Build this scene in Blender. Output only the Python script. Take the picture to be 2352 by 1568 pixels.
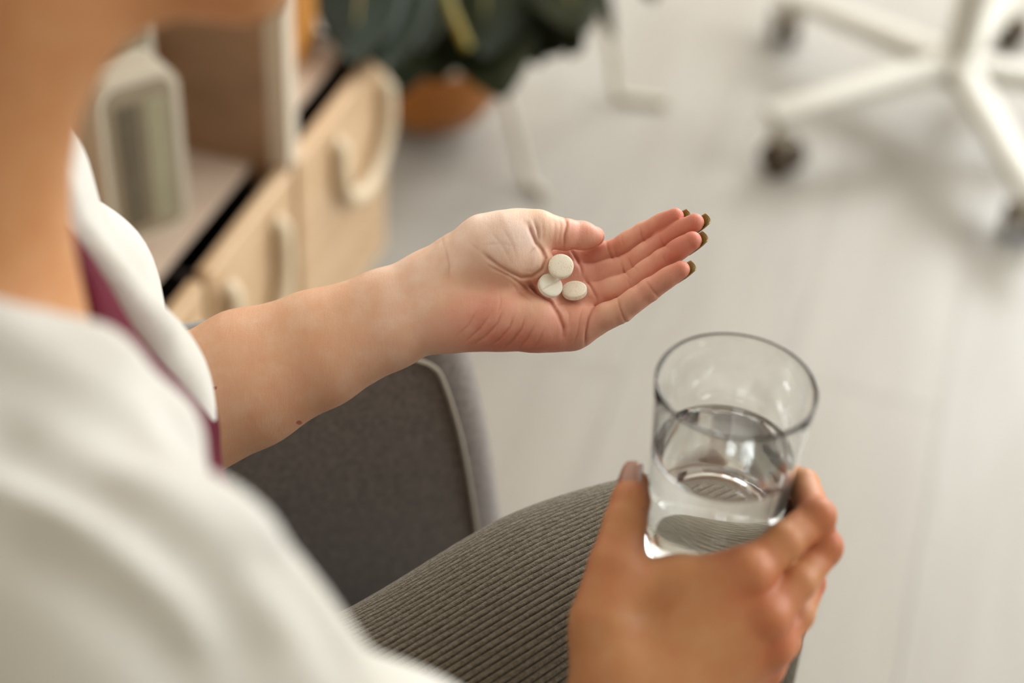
import bpy, math, random
import numpy as np
from mathutils import Vector, Matrix

for _o in list(bpy.data.objects):
    bpy.data.objects.remove(_o)
SC = bpy.context.scene
COL = SC.collection
rng = np.random.default_rng(7)
random.seed(7)

# ------------------------------------------------------------------ camera
cam_d = bpy.data.cameras.new('camera')
cam = bpy.data.objects.new('camera', cam_d)
COL.objects.link(cam)
VIEW_AXES = Matrix(((0.99780, -0.06627, -0.00000), (0.04171, 0.62794, -0.77715), (0.05150, 0.77544, 0.62932)))
cam.matrix_world = Matrix.Translation((0, 0, 1.30)) @ VIEW_AXES.to_4x4()
cam_d.sensor_width = 36.0
cam_d.lens = 58.16
cam_d.clip_start = 0.02
cam_d.dof.use_dof = True
cam_d.dof.focus_distance = 0.905
cam_d.dof.aperture_fstop = 2.6
SC.camera = cam
SC.cycles.max_bounces = 24
SC.cycles.transmission_bounces = 24
SC.cycles.glossy_bounces = 12
SC.cycles.diffuse_bounces = 4
SC.cycles.caustics_reflective = False
SC.cycles.caustics_refractive = False
SC.cycles.use_light_tree = False

# ------------------------------------------------------------------ room axes, light, exposure
RA = np.array([0.258, 0.966, 0.0]); RA /= np.linalg.norm(RA)      # along the left wall
RB = np.array([RA[1], -RA[0], 0.0])                               # out of the left wall
UP = np.array([0, 0, 1.0])
RO = np.array([-0.169, 1.720, 0.0])                               # front corner of the sideboard
def room(a, b, z=0.0):
    return RO + RA * a + RB * b + UP * z
LEFT_B, RIGHT_B, NEAR_A, FAR_A, CEIL = -0.42, 3.0, -3.4, 3.4, 3.1

world = bpy.data.worlds.new('world'); SC.world = world
world.use_nodes = True
world.node_tree.nodes['Background'].inputs[0].default_value = (0.92, 0.97, 1.0, 1)
world.node_tree.nodes['Background'].inputs[1].default_value = 1.0

def area_light(name, loc, direction, sx, sy, power, color):
    d = bpy.data.lights.new(name, 'AREA')
    d.shape = 'RECTANGLE'; d.size = sx; d.size_y = sy; d.energy = power; d.color = color
    o = bpy.data.objects.new(name, d); COL.objects.link(o)
    o.location = loc
    o.rotation_euler = Vector(direction).to_track_quat('-Z', 'Y').to_euler()
    return o
# daylight entering by the wide windows of the far and the right wall
area_light('daylight_far_window', room(FAR_A + 0.06, 1.5, 2.30), tuple(-RA - 0.4 * UP), 2.0, 1.3, 105, (0.98, 1.0, 1.02))
area_light('daylight_right_window', room(0.9, RIGHT_B + 0.06, 1.95), tuple(-RB - 0.3 * UP), 2.4, 1.9, 62, (0.98, 1.0, 1.02))

SC.view_settings.view_transform = 'Standard'
SC.view_settings.look = 'None'
SC.view_settings.gamma = 1.0
SC.view_settings.exposure = 0.40
SC.view_settings.use_curve_mapping = False

# ------------------------------------------------------------------ materials
def srgb(r, g, b):
    f = lambda c: (c / 255 / 12.92) if c / 255 <= 0.04045 else ((c / 255 + 0.055) / 1.055) ** 2.4
    return (f(r), f(g), f(b), 1)
MATS = {}
def mat(name, color, rough=0.5, metal=0.0, noise=0.0, nscale=20.0, bump=0.0, bscale=60.0, spec=0.5, sheen=0.0, stretch=None, color2=None, **extra):
    if name in MATS: return MATS[name]
    m = bpy.data.materials.new(name); m.use_nodes = True
    nt = m.node_tree; bs = nt.nodes['Principled BSDF']
    bs.inputs['Base Color'].default_value = color
    bs.inputs['Roughness'].default_value = rough
    bs.inputs['Metallic'].default_value = metal
    bs.inputs['Specular IOR Level'].default_value = spec
    if sheen: bs.inputs['Sheen Weight'].default_value = sheen
    for k, v in extra.items(): bs.inputs[k.replace('_', ' ')].default_value = v
    tc = nt.nodes.new('ShaderNodeTexCoord'); mp = nt.nodes.new('ShaderNodeMapping')
    nt.links.new(tc.outputs['Object'], mp.inputs['Vector'])
    if stretch: mp.inputs['Scale'].default_value = stretch
    if noise or color2:
        n = nt.nodes.new('ShaderNodeTexNoise'); n.inputs['Scale'].default_value = nscale; n.inputs['Detail'].default_value = 5
        nt.links.new(mp.outputs[0], n.inputs['Vector'])
        mx = nt.nodes.new('ShaderNodeMix'); mx.data_type = 'RGBA'
        c2 = color2 or tuple(max(0, c * (1 - noise)) for c in color[:3]) + (1,)
        mx.inputs[6].default_value = color; mx.inputs[7].default_value = c2
        rp = nt.nodes.new('ShaderNodeValToRGB'); rp.color_ramp.elements[0].position = 0.35; rp.color_ramp.elements[1].position = 0.65
        nt.links.new(n.outputs['Fac'], rp.inputs[0]); nt.links.new(rp.outputs[0], mx.inputs[0])
        nt.links.new(mx.outputs[2], bs.inputs['Base Color'])
    if bump:
        n2 = nt.nodes.new('ShaderNodeTexNoise'); n2.inputs['Scale'].default_value = bscale; n2.inputs['Detail'].default_value = 4
        nt.links.new(mp.outputs[0], n2.inputs['Vector'])
        b = nt.nodes.new('ShaderNodeBump'); b.inputs['Strength'].default_value = bump; b.inputs['Distance'].default_value = 0.002
        nt.links.new(n2.outputs['Fac'], b.inputs['Height']); nt.links.new(b.outputs[0], bs.inputs['Normal'])
    MATS[name] = m
    return m

M_FLOOR = [mat('floor_wood_%d' % i, srgb(*c), rough=0.42, spec=0.24, color2=srgb(*d), nscale=3.0, stretch=(6, 1, 1), bump=0.04, bscale=30)
           for i, (c, d) in enumerate([((167, 164, 157), (160, 156, 148)), ((165, 161, 153), (157, 152, 144)), ((170, 167, 161), (163, 159, 152)), ((162, 158, 150), (167, 163, 155))])]
M_SUB = mat('floor_base', srgb(160, 150, 136), 0.8, noise=0.2)
M_WALL = mat('wall_paint', srgb(228, 222, 211), 0.85, noise=0.03, nscale=3, bump=0.03, bscale=120)
M_WALLB = mat('wall_clay_paint', srgb(216, 206, 192), 0.85, noise=0.04, nscale=3)
M_CEIL = mat('ceiling_paint', srgb(236, 232, 224), 0.9, noise=0.02, nscale=3)
M_TRIM = mat('white_trim', srgb(230, 226, 218), 0.45, noise=0.02)
M_BIRCH = mat('birch_veneer', srgb(214, 184, 148), 0.45, color2=srgb(199, 166, 128), nscale=9, stretch=(1, 1, 6), bump=0.05)
M_SHELF = mat('shelf_board', srgb(206, 186, 168), 0.5, color2=srgb(196, 174, 155), nscale=6, stretch=(1, 4, 1))
M_PANEL = mat('panel_shaded_brown', srgb(168, 134, 104), 0.55, color2=srgb(150, 117, 90), nscale=5, stretch=(2, 1, 5))  # brown holds the shade of faces turned away from the window
M_EDGE = mat('panel_edge', srgb(214, 200, 180), 0.5, noise=0.05)
M_DARKIN = mat('drawer_inside_shade', srgb(38, 26, 24), 0.8, noise=0.2)  # near-black colour paints in the shade inside the drawers
M_HANDLE = mat('cream_handle', srgb(226, 209, 180), 0.5, noise=0.06, nscale=60)
M_DEVICE = mat('device_shell', srgb(216, 208, 190), 0.4, noise=0.03)
M_DEVFACE = mat('device_face', srgb(158, 146, 124), 0.5, noise=0.06)
M_SLOTA = mat('slot_grey', srgb(112, 103, 84), 0.6, noise=0.15)
M_SLOTB = mat('slot_green', srgb(172, 168, 140), 0.6, noise=0.1)
M_OAK = mat('orange_wood', srgb(196, 138, 66), 0.45, color2=srgb(172, 112, 48), nscale=8, stretch=(1, 1, 5))
M_POT = mat('ochre_glaze', srgb(176, 112, 34), 0.4, color2=srgb(150, 88, 26), nscale=10)
M_SOIL = mat('soil', srgb(52, 38, 28), 0.95, noise=0.5, nscale=80, bump=0.6)
M_LEAF = mat('leaf_dark', srgb(20, 27, 12), 0.55, spec=0.12, color2=srgb(36, 40, 14), nscale=12, bump=0.08, bscale=40)
M_LEAF2 = mat('leaf_blue_green', srgb(20, 34, 18), 0.4, spec=0.16, color2=srgb(14, 22, 13), nscale=12, bump=0.08, bscale=40)
M_STEM = mat('stem_green', srgb(120, 124, 40), 0.5, color2=srgb(150, 120, 40), nscale=25)
M_WIRE = mat('pale_wire', srgb(204, 196, 180), 0.4, noise=0.04)
M_CHAIRW = mat('white_powder_coat', srgb(196, 193, 183), 0.4, noise=0.02)
M_CAST = mat('caster_rubber', srgb(78, 64, 46), 0.6, noise=0.2)
M_FORK = mat('caster_fork', srgb(150, 140, 120), 0.4, noise=0.1)
M_SEATF = mat('stool_fabric', srgb(200, 194, 182), 0.9, noise=0.08, bump=0.2, bscale=300)
M_FELT = mat('grey_felt', srgb(126, 116, 108), 0.95, color2=srgb(98, 88, 81), nscale=260, bump=0.35, bscale=900, sheen=0.55, spec=0.2)
M_PIPE = mat('felt_piping', srgb(176, 166, 152), 0.9, noise=0.15, nscale=400, bump=0.3, bscale=900)
M_LEGW = mat('chair_leg_wood', srgb(120, 82, 52), 0.5, noise=0.2, nscale=10)
M_JACKET = mat('white_cotton', srgb(214, 213, 206), 0.9, color2=srgb(203, 200, 191), nscale=14, bump=0.12, bscale=700, sheen=0.15, spec=0.25)
M_BLOUSE = mat('maroon_jersey', srgb(92, 8, 35), 0.8, color2=srgb(76, 6, 28), nscale=20, bump=0.1, bscale=600, spec=0.2)
M_HAIR = mat('brown_hair', srgb(64, 42, 28), 0.45, color2=srgb(44, 28, 18), nscale=30, stretch=(1, 6, 1), bump=0.5, bscale=90)
M_SHOE = mat('shoe_leather', srgb(70, 58, 48), 0.5, noise=0.15, bump=0.1)
M_POLISH = mat('olive_polish', srgb(158, 136, 78), 0.22, color2=srgb(140, 118, 64), nscale=200, Coat_Weight=0.6)
M_NUDE = mat('rosy_polish', srgb(168, 118, 100), 0.12, noise=0.05, Coat_Weight=1.0)
M_PILL = mat('tablet_white', srgb(244, 240, 226), 0.55, color2=srgb(240, 234, 216), nscale=700, bump=0.06, bscale=1500, Subsurface_Weight=0.1)
M_PILLSPK = mat('tablet_speckled', srgb(244, 238, 220), 0.55, color2=srgb(243, 236, 218), nscale=400, bump=0.06, bscale=1500)

def speckle(m):
    nt = m.node_tree; bs = nt.nodes['Principled BSDF']
    old = bs.inputs['Base Color'].links[0].from_socket
    tc = nt.nodes.new('ShaderNodeTexCoord')
    v = nt.nodes.new('ShaderNodeTexVoronoi'); v.inputs['Scale'].default_value = 1500
    nt.links.new(tc.outputs['Object'], v.inputs['Vector'])
    n = nt.nodes.new('ShaderNodeTexNoise'); n.inputs['Scale'].default_value = 330; nt.links.new(tc.outputs['Object'], n.inputs['Vector'])
    mt = nt.nodes.new('ShaderNodeMath'); mt.operation = 'LESS_THAN'; mt.inputs[1].default_value = 0.30
    nt.links.new(v.outputs['Distance'], mt.inputs[0])
    g = nt.nodes.new('ShaderNodeMath'); g.operation = 'GREATER_THAN'; g.inputs[1].default_value = 0.5
    nt.links.new(n.outputs['Fac'], g.inputs[0])
    mu = nt.nodes.new('ShaderNodeMath'); mu.operation = 'MULTIPLY'; nt.links.new(mt.outputs[0], mu.inputs[0]); nt.links.new(g.outputs[0], mu.inputs[1])
    m2 = nt.nodes.new('ShaderNodeMath'); m2.operation = 'MULTIPLY'; m2.inputs[1].default_value = 0.6; nt.links.new(mu.outputs[0], m2.inputs[0])
    mx = nt.nodes.new('ShaderNodeMix'); mx.data_type = 'RGBA'
    nt.links.new(old, mx.inputs[6]); mx.inputs[7].default_value = srgb(212, 172, 110); nt.links.new(m2.outputs[0], mx.inputs[0])
    nt.links.new(mx.outputs[2], bs.inputs['Base Color'])
speckle(M_PILLSPK)

def make_skin():
    m = bpy.data.materials.new('skin'); m.use_nodes = True
    nt = m.node_tree; bs = nt.nodes['Principled BSDF']
    at = nt.nodes.new('ShaderNodeAttribute'); at.attribute_name = 'flush'
    ac = nt.nodes.new('ShaderNodeAttribute'); ac.attribute_name = 'crease'
    tc = nt.nodes.new('ShaderNodeTexCoord')
    n = nt.nodes.new('ShaderNodeTexNoise'); n.inputs['Scale'].default_value = 90; n.inputs['Detail'].default_value = 6
    nt.links.new(tc.outputs['Object'], n.inputs['Vector'])
    ad = nt.nodes.new('ShaderNodeMath'); ad.operation = 'MULTIPLY_ADD'; ad.inputs[1].default_value = 0.5; 
    sub = nt.nodes.new('ShaderNodeMath'); sub.operation = 'SUBTRACT'; sub.inputs[1].default_value = 0.5
    nt.links.new(n.outputs['Fac'], sub.inputs[0]); nt.links.new(sub.outputs[0], ad.inputs[0]); nt.links.new(at.outputs['Fac'], ad.inputs[2])
    rp = nt.nodes.new('ShaderNodeValToRGB')
    e = rp.color_ramp.elements
    e[0].position = 0.0; e[0].color = srgb(242, 217, 202)
    e[1].position = 1.0; e[1].color = srgb(210, 130, 108)
    k = e.new(0.3); k.color = srgb(230, 189, 161)
    k = e.new(0.6); k.color = srgb(228, 168, 145)
    nt.links.new(ad.outputs[0], rp.inputs[0])
    tn = nt.nodes.new('ShaderNodeAttribute'); tn.attribute_name = 'tan'  # tan of outer skin, with shade on neck and face put into it
    mt = nt.nodes.new('ShaderNodeMix'); mt.data_type = 'RGBA'; mt.blend_type = 'MULTIPLY'
    nt.links.new(tn.outputs['Fac'], mt.inputs[0]); nt.links.new(rp.outputs[0], mt.inputs[6]); mt.inputs[7].default_value = (0.68, 0.49, 0.28, 1)
    mx = nt.nodes.new('ShaderNodeMix'); mx.data_type = 'RGBA'
    nt.links.new(ac.outputs['Fac'], mx.inputs[0]); nt.links.new(mt.outputs[2], mx.inputs[6]); mx.inputs[7].default_value = srgb(168, 84, 62)
    nt.links.new(mx.outputs[2], bs.inputs['Base Color'])
    bs.inputs['Roughness'].default_value = 0.48
    bs.inputs['Specular IOR Level'].default_value = 0.4
    bs.inputs['Subsurface Weight'].default_value = 0.18
    bs.inputs['Subsurface Radius'].default_value = (1.0, 0.35, 0.2)
    bs.inputs['Subsurface Scale'].default_value = 0.004
    # pores and fine lines
    v = nt.nodes.new('ShaderNodeTexVoronoi'); v.feature = 'DISTANCE_TO_EDGE'; v.inputs['Scale'].default_value = 850
    n2 = nt.nodes.new('ShaderNodeTexNoise'); n2.inputs['Scale'].default_value = 160; n2.inputs['Detail'].default_value = 5
    mp = nt.nodes.new('ShaderNodeMapping'); mp.inputs['Scale'].default_value = (1.6, 0.7, 1.0)
    nt.links.new(tc.outputs['Object'], mp.inputs['Vector'])
    nt.links.new(mp.outputs[0], v.inputs['Vector']); nt.links.new(mp.outputs[0], n2.inputs['Vector'])
    a2 = nt.nodes.new('ShaderNodeMath'); a2.operation = 'MULTIPLY_ADD'; a2.inputs[1].default_value = 0.35
    nt.links.new(v.outputs['Distance'], a2.inputs[0]); nt.links.new(n2.outputs['Fac'], a2.inputs[2])
    last = a2.outputs[0]
    for rot, sc_ in (((0.3, 0.2, 0.5), (900, 130, 200)), ((0.3, 0.2, -0.75), (800, 120, 200))):
        m3 = nt.nodes.new('ShaderNodeMapping'); m3.inputs['Rotation'].default_value = rot; m3.inputs['Scale'].default_value = sc_
        nt.links.new(tc.outputs['Object'], m3.inputs['Vector'])
        n3 = nt.nodes.new('ShaderNodeTexNoise'); n3.inputs['Scale'].default_value = 1.0; n3.inputs['Detail'].default_value = 3
        nt.links.new(m3.outputs[0], n3.inputs['Vector'])
        a3 = nt.nodes.new('ShaderNodeMath'); a3.operation = 'MULTIPLY_ADD'; a3.inputs[1].default_value = 0.35
        nt.links.new(n3.outputs['Fac'], a3.inputs[0]); nt.links.new(last, a3.inputs[2]); last = a3.outputs[0]
    b = nt.nodes.new('ShaderNodeBump'); b.inputs['Strength'].default_value = 0.3; b.inputs['Distance'].default_value = 0.0008
    nt.links.new(last, b.inputs['Height']); nt.links.new(b.outputs[0], bs.inputs['Normal'])
    return m
M_SKIN = make_skin()

def make_cord():
    m = mat('olive_corduroy', srgb(132, 124, 106), 0.95, color2=srgb(108, 99, 83), nscale=420, bump=0.5, bscale=1100, sheen=0.25, spec=0.15)
    nt = m.node_tree; bs = nt.nodes['Principled BSDF']
    old = bs.inputs['Base Color'].links[0].from_socket
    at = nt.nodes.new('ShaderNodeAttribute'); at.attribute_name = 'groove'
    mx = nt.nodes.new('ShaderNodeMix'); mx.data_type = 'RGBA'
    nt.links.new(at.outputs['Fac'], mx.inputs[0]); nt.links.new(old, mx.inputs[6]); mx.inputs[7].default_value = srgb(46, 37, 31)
    nt.links.new(mx.outputs[2], bs.inputs['Base Color'])
    return m
M_CORD = make_cord()

def make_glass(name, ior, color=(1, 1, 1, 1), rough=0.0):
    m = bpy.data.materials.new(name); m.use_nodes = True
    bs = m.node_tree.nodes['Principled BSDF']
    bs.inputs['Base Color'].default_value = color
    bs.inputs['Transmission Weight'].default_value = 1.0
    bs.inputs['Roughness'].default_value = rough
    bs.inputs['IOR'].default_value = ior
    return m
M_GLASS = make_glass('clear_glass', 1.48, (0.985, 0.995, 0.985, 1))
M_WATER = make_glass('water', 1.33)

# ------------------------------------------------------------------ mesh helpers
ORI = {}
def tag(o, label=None, cat=None, group=None, kind=None):
    if label: o['label'] = label
    if cat: o['category'] = cat
    if group: o['group'] = group
    if kind: o['kind'] = kind
    return o
def thing(name, loc, label, cat, group=None):
    o = bpy.data.objects.new(name, None); COL.objects.link(o)
    o.location = loc; o.empty_display_size = 0.05
    ORI[o.name] = np.array(loc, float)
    return tag(o, label, cat, group)
def fast_mesh(name, V, F, smooth=True):
    V = np.asarray(V, np.float32); me = bpy.data.meshes.new(name)
    if isinstance(F, np.ndarray):
        k = F.shape[1]; n = len(F)
        me.vertices.add(len(V)); me.vertices.foreach_set('co', V.ravel())
        me.loops.add(n * k); me.loops.foreach_set('vertex_index', F.astype(np.int32).ravel())
        me.polygons.add(n); me.polygons.foreach_set('loop_start', np.arange(0, n * k, k, dtype=np.int32))
        me.update(calc_edges=True); me.validate()
    else:
        me.from_pydata([tuple(v) for v in V], [], F); me.update()
    me.polygons.foreach_set('use_smooth', np.full(len(me.polygons), smooth))
    return me
def mesh_obj(name, V, F, material, parent=None, smooth=True, origin=None, attrs=None, autosmooth=None):
    V = np.asarray(V, float)
    if parent is not None: org = ORI[parent.name]
    elif origin is not None: org = np.array(origin, float)
    else: org = np.zeros(3)
    me = fast_mesh(name, V - org, F, smooth)
    me.materials.append(material)
    for k, a in (attrs or {}).items():
        at = me.attributes.new(k, 'FLOAT', 'POINT'); at.data.foreach_set('value', np.asarray(a, np.float32))
    o = bpy.data.objects.new(name, me); COL.objects.link(o)
    if autosmooth is not None:
        me.set_sharp_from_angle(angle=math.radians(autosmooth))
    if parent is not None:
        o.parent = parent
        if parent.type != 'EMPTY' and False: pass
    else:
        o.location = org
    ORI[o.name] = org
    return o

class MB:
    def __init__(s): s.v = []; s.f = []
    def add(s, V, F):
        b = len(s.v); s.v += [tuple(map(float, p)) for p in V]; s.f += [tuple(i + b for i in f) for f in F]; return s
    def box(s, c, half, ax=None, bev=0.0):
        ax = np.eye(3) if ax is None else np.array(ax, float); c = np.array(c, float); h = np.array(half, float)
        if bev <= 0:
            V = [c + ax.T @ (h * np.array(q)) for q in ((-1,-1,-1),(1,-1,-1),(1,1,-1),(-1,1,-1),(-1,-1,1),(1,-1,1),(1,1,1),(-1,1,1))]
            return s.add(V, [(0,3,2,1),(4,5,6,7),(0,1,5,4),(1,2,6,5),(2,3,7,6),(3,0,4,7)])
        V = []; idx = {}
        for i, q in enumerate([(x,y,z) for x in (-1,1) for y in (-1,1) for z in (-1,1)]):
            q = np.array(q)
            for k in range(3):
                p = q * (h - bev); p[k] = q[k] * h[k]
                idx[(tuple(q), k)] = len(V); V.append(c + ax.T @ p)
        F = []
        for k in range(3):
            a, b = [(1,2),(2,0),(0,1)][k]
            for sg in (-1, 1):
                loop = []
                for (u, w) in ((-1,-1),(1,-1),(1,1),(-1,1)):
                    q = [0,0,0]; q[k] = sg; q[a] = u; q[b] = w; loop.append(idx[(tuple(q), k)])
                F.append(tuple(loop) if sg > 0 else tuple(loop[::-1]))
        for k in range(3):
            a, b = [(1,2),(2,0),(0,1)][k]
            for sa in (-1,1):
                for sb in (-1,1):
                    q0 = [0,0,0]; q1 = [0,0,0]; q0[k] = -1; q1[k] = 1; q0[a] = q1[a] = sa; q0[b] = q1[b] = sb
                    l = [idx[(tuple(q0), a)], idx[(tuple(q1), a)], idx[(tuple(q1), b)], idx[(tuple(q0), b)]]
                    F.append(tuple(l) if sa * sb > 0 else tuple(l[::-1]))
        for q in [(x,y,z) for x in (-1,1) for y in (-1,1) for z in (-1,1)]:
            l = [idx[(q, k)] for k in range(3)]
            F.append(tuple(l) if q[0]*q[1]*q[2] > 0 else tuple(l[::-1]))
        return s.add(V, F)
    def tube(s, pts, r, seg=12, caps=True, flat=None):
        P = np.array(pts, float); n = len(P); r = np.full(n, r) if np.isscalar(r) else np.array(r, float)
        T = np.gradient(P, axis=0); T /= np.linalg.norm(T, axis=1)[:, None]
        u = np.cross(T[0], UP);
        if np.linalg.norm(u) < 1e-3: u = np.array([1.0, 0, 0])
        V = []; F = []
        for i in range(n):
            u = u - T[i] * (u @ T[i]); u /= np.linalg.norm(u); w = np.cross(T[i], u)
            for k in range(seg):
                a = 2 * math.pi * k / seg
                V.append(P[i] + r[i] * (u * math.cos(a) + w * math.sin(a) * (flat or 1)))
        for i in range(n - 1):
            for k in range(seg):
                k2 = (k + 1) % seg
                F.append((i*seg+k, i*seg+k2, (i+1)*seg+k2, (i+1)*seg+k))
        if caps:
            F.append(tuple(range(seg))[::-1]); F.append(tuple((n-1)*seg + k for k in range(seg)))
        return s.add(V, F)
    def lathe(s, prof, c, seg=48, axis=None):
        c = np.array(c, float); ax = np.eye(3) if axis is None else np.array(axis, float)
        V = []; F = []; n = len(prof)
        for (r, z) in prof:
            for k in range(seg):
                a = 2 * math.pi * k / seg
                V.append(c + ax.T @ np.array([max(r, 1e-6) * math.cos(a), max(r, 1e-6) * math.sin(a), z]))
        for i in range(n - 1):
            for k in range(seg):
                k2 = (k + 1) % seg
                F.append((i*seg+k, i*seg+k2, (i+1)*seg+k2, (i+1)*seg+k))
        return s.add(V, F)
    def build(s, name, material, parent=None, smooth=False, origin=None, autosmooth=None):
        return mesh_obj(name, s.v, s.f, material, parent, smooth or autosmooth is not None, origin, None, autosmooth)

def spline(pts, n):
    """Catmull-Rom through the rows of pts (any number of columns)."""
    P = np.array(pts, float); P = np.vstack([2*P[0]-P[1], P, 2*P[-1]-P[-2]])
    m = len(P) - 3; out = []
    for t in np.linspace(0, m, n):
        i = min(int(t), m - 1); u = t - i
        a, b, c, d = P[i:i+4]
        out.append(0.5*((2*b)+(-a+c)*u+(2*a-5*b+4*c-d)*u*u+(-a+3*b-3*c+d)*u**3))
    return np.array(out)

# ------------------------------------------------------------------ distance fields -> one smooth surface
def f_cone(p, a, b, ra, rb):
    a = np.array(a, np.float32); b = np.array(b, np.float32); ba = b - a
    q = p - a
    h = np.clip(q @ ba / max(float(ba @ ba), 1e-9), 0, 1)
    return np.sqrt(np.maximum(((q - h[:, None] * ba) ** 2).sum(1), 1e-12)) - (ra + (rb - ra) * h)
def f_ell(p, c, r, ax=None):
    q = p - np.array(c, np.float32)
    if ax is not None: q = q @ np.array(ax, np.float32).T
    r = np.array(r, np.float32)
    k0 = np.sqrt(((q / r) ** 2).sum(1)); k1 = np.sqrt(((q / r ** 2) ** 2).sum(1)) + 1e-9
    return k0 * (k0 - 1) / k1
def f_chain(p, pts, k):
    d = None
    for (a, b) in zip(pts[:-1], pts[1:]):
        e = f_cone(p, a[:3], b[:3], a[3], b[3]); d = e if d is None else smin(d, e, k)
    return d
def smin(a, b, k):
    h = np.clip(0.5 + 0.5 * (b - a) / k, 0, 1)
    return b + (a - b) * h - k * h * (1 - h)
def smax(a, b, k): return -smin(-a, -b, k)
def poly_dist2(p, poly):
    d = np.full(len(p), 1e9, np.float32)
    for (a, b) in zip(poly[:-1], poly[1:]):
        a = np.array(a[:2], np.float32); b = np.array(b[:2], np.float32); ba = b - a; q = p[:, :2] - a
        h = np.clip(q @ ba / max(float(ba @ ba), 1e-9), 0, 1)
        d = np.minimum(d, ((q - h[:, None] * ba) ** 2).sum(1))
    return np.sqrt(d)
def poly_dist3(p, poly):
    d = np.full(len(p), 1e9, np.float32)
    for (a, b) in zip(poly[:-1], poly[1:]):
        a = np.array(a, np.float32); b = np.array(b, np.float32); ba = b - a; q = p - a
        h = np.clip(q @ ba / max(float(ba @ ba), 1e-9), 0, 1)
        d = np.minimum(d, ((q - h[:, None] * ba) ** 2).sum(1))
    return np.sqrt(d)

def polygonize(fn, lo, hi, h, cs=4, slack=1.6):
    lo = np.array(lo, float); hi = np.array(hi, float)
    nc = np.ceil((hi - lo) / (h * cs)).astype(int); n = nc * cs
    # coarse pass on block centres
    g = [lo[i] + (np.arange(nc[i]) * cs + (cs - 1) / 2) * h for i in range(3)]
    C = np.stack(np.meshgrid(*g, indexing='ij'), -1).reshape(-1, 3).astype(np.float32)
    dc = np.concatenate([fn(C[i:i + 400000]) for i in range(0, len(C), 400000)])
    act = np.abs(dc) < h * cs * 0.87 * slack
    V = np.repeat(np.repeat(np.repeat(np.where(dc > 0, 1e3, -1e3).astype(np.float32).reshape(nc), cs, 0), cs, 1), cs, 2)
    bi = np.argwhere(act.reshape(nc))
    off = np.stack(np.meshgrid(*[np.arange(cs)] * 3, indexing='ij'), -1).reshape(-1, 3)
    I = (bi[:, None, :] * cs + off[None]).reshape(-1, 3)
    P = (lo + I * h).astype(np.float32)
    vals = np.concatenate([fn(P[i:i + 400000]) for i in range(0, len(P), 400000)])
    V[I[:, 0], I[:, 1], I[:, 2]] = vals
    S = (V < 0)
    cnt = np.zeros(tuple(n - 1), np.uint8)
    cor = [(x, y, z) for x in (0, 1) for y in (0, 1) for z in (0, 1)]
    for (x, y, z) in cor: cnt += S[x:n[0]-1+x, y:n[1]-1+y, z:n[2]-1+z]
    cells = np.argwhere((cnt > 0) & (cnt < 8))
    vid = np.full(tuple(n - 1), -1, np.int32); vid[cells[:, 0], cells[:, 1], cells[:, 2]] = np.arange(len(cells))
    acc = np.zeros((len(cells), 3)); num = np.zeros(len(cells))
    for a in cor:
        for ax in range(3):
            if a[ax]: continue
            b = list(a); b[ax] = 1
            v0 = V[cells[:, 0]+a[0], cells[:, 1]+a[1], cells[:, 2]+a[2]]; v1 = V[cells[:, 0]+b[0], cells[:, 1]+b[1], cells[:, 2]+b[2]]
            m = (v0 < 0) != (v1 < 0)
            t = np.where(m, v0 / np.where(m, v0 - v1, 1), 0)
            q = np.zeros((len(cells), 3)) + np.array(a, float); q[:, ax] += t
            acc += q * m[:, None]; num += m
    verts = lo + (cells + acc / num[:, None]) * h
    faces = []
    for ax in range(3):
        sl0 = [slice(1, n[i] - 1) for i in range(3)]; sl1 = list(sl0)
        sl0[ax] = slice(0, n[ax] - 1); sl1[ax] = slice(1, n[ax])
        s0 = S[tuple(sl0)]; s1 = S[tuple(sl1)]
        e = np.argwhere(s0 != s1)
        if not len(e): continue
        st = s0[e[:, 0], e[:, 1], e[:, 2]]
        base = e + 1; base[:, ax] -= 1
        u, w = (ax + 1) % 3, (ax + 2) % 3
        qs = []
        for (du, dw) in ((-1, -1), (0, -1), (0, 0), (-1, 0)):
            b2 = base.copy(); b2[:, u] += du; b2[:, w] += dw
            qs.append(vid[b2[:, 0], b2[:, 1], b2[:, 2]])
        q = np.stack(qs, 1); q[~st] = q[~st][:, ::-1]
        faces.append(q[(q >= 0).all(1)])
    return verts, np.concatenate(faces)

# ------------------------------------------------------------------ the room
def room_box(mb, a0, a1, b0, b1, z0, z1):
    mb.box(room((a0+a1)/2, (b0+b1)/2, (z0+z1)/2), ((a1-a0)/2, (b1-b0)/2, (z1-z0)/2), (RA, RB, UP)); return mb
fl = room_box(MB(), NEAR_A - .1, FAR_A + .1, LEFT_B - .1, RIGHT_B + .1, -0.06, -0.011).build('floor', M_SUB); tag(fl, kind='structure', label='pale wood plank floor')
PW, PL = 0.19, 1.28
nb = int((RIGHT_B - LEFT_B) / PW) + 1
plank_me = {}
for i in range(nb):
    b0 = LEFT_B + i * PW; b1 = min(b0 + PW, RIGHT_B)
    a = NEAR_A - (i * 0.47 % 1.0) * PL
    while a < FAR_A:
        a0, a1 = max(a, NEAR_A), min(a + PL, FAR_A); a += PL
        if a1 - a0 < 0.02 or b1 - b0 < 0.02: continue
        w, l = b1 - b0 - 0.0005, a1 - a0 - 0.0005; mi = rng.integers(len(M_FLOOR))
        key = (round(w, 4), round(l, 4), int(mi))
        if key not in plank_me:
            t = MB().box((0, 0, -0.0055), (w/2, l/2, 0.0055), None, 0.0006)
            plank_me[key] = fast_mesh('plank', t.v, t.f, False); plank_me[key].materials.append(M_FLOOR[mi])
        o = bpy.data.objects.new('plank', plank_me[key]); COL.objects.link(o)
        o.location = room((a0+a1)/2, (b0+b1)/2, 0); o.rotation_euler = (0, 0, -math.atan2(RA[0], RA[1])); o.parent = fl

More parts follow.
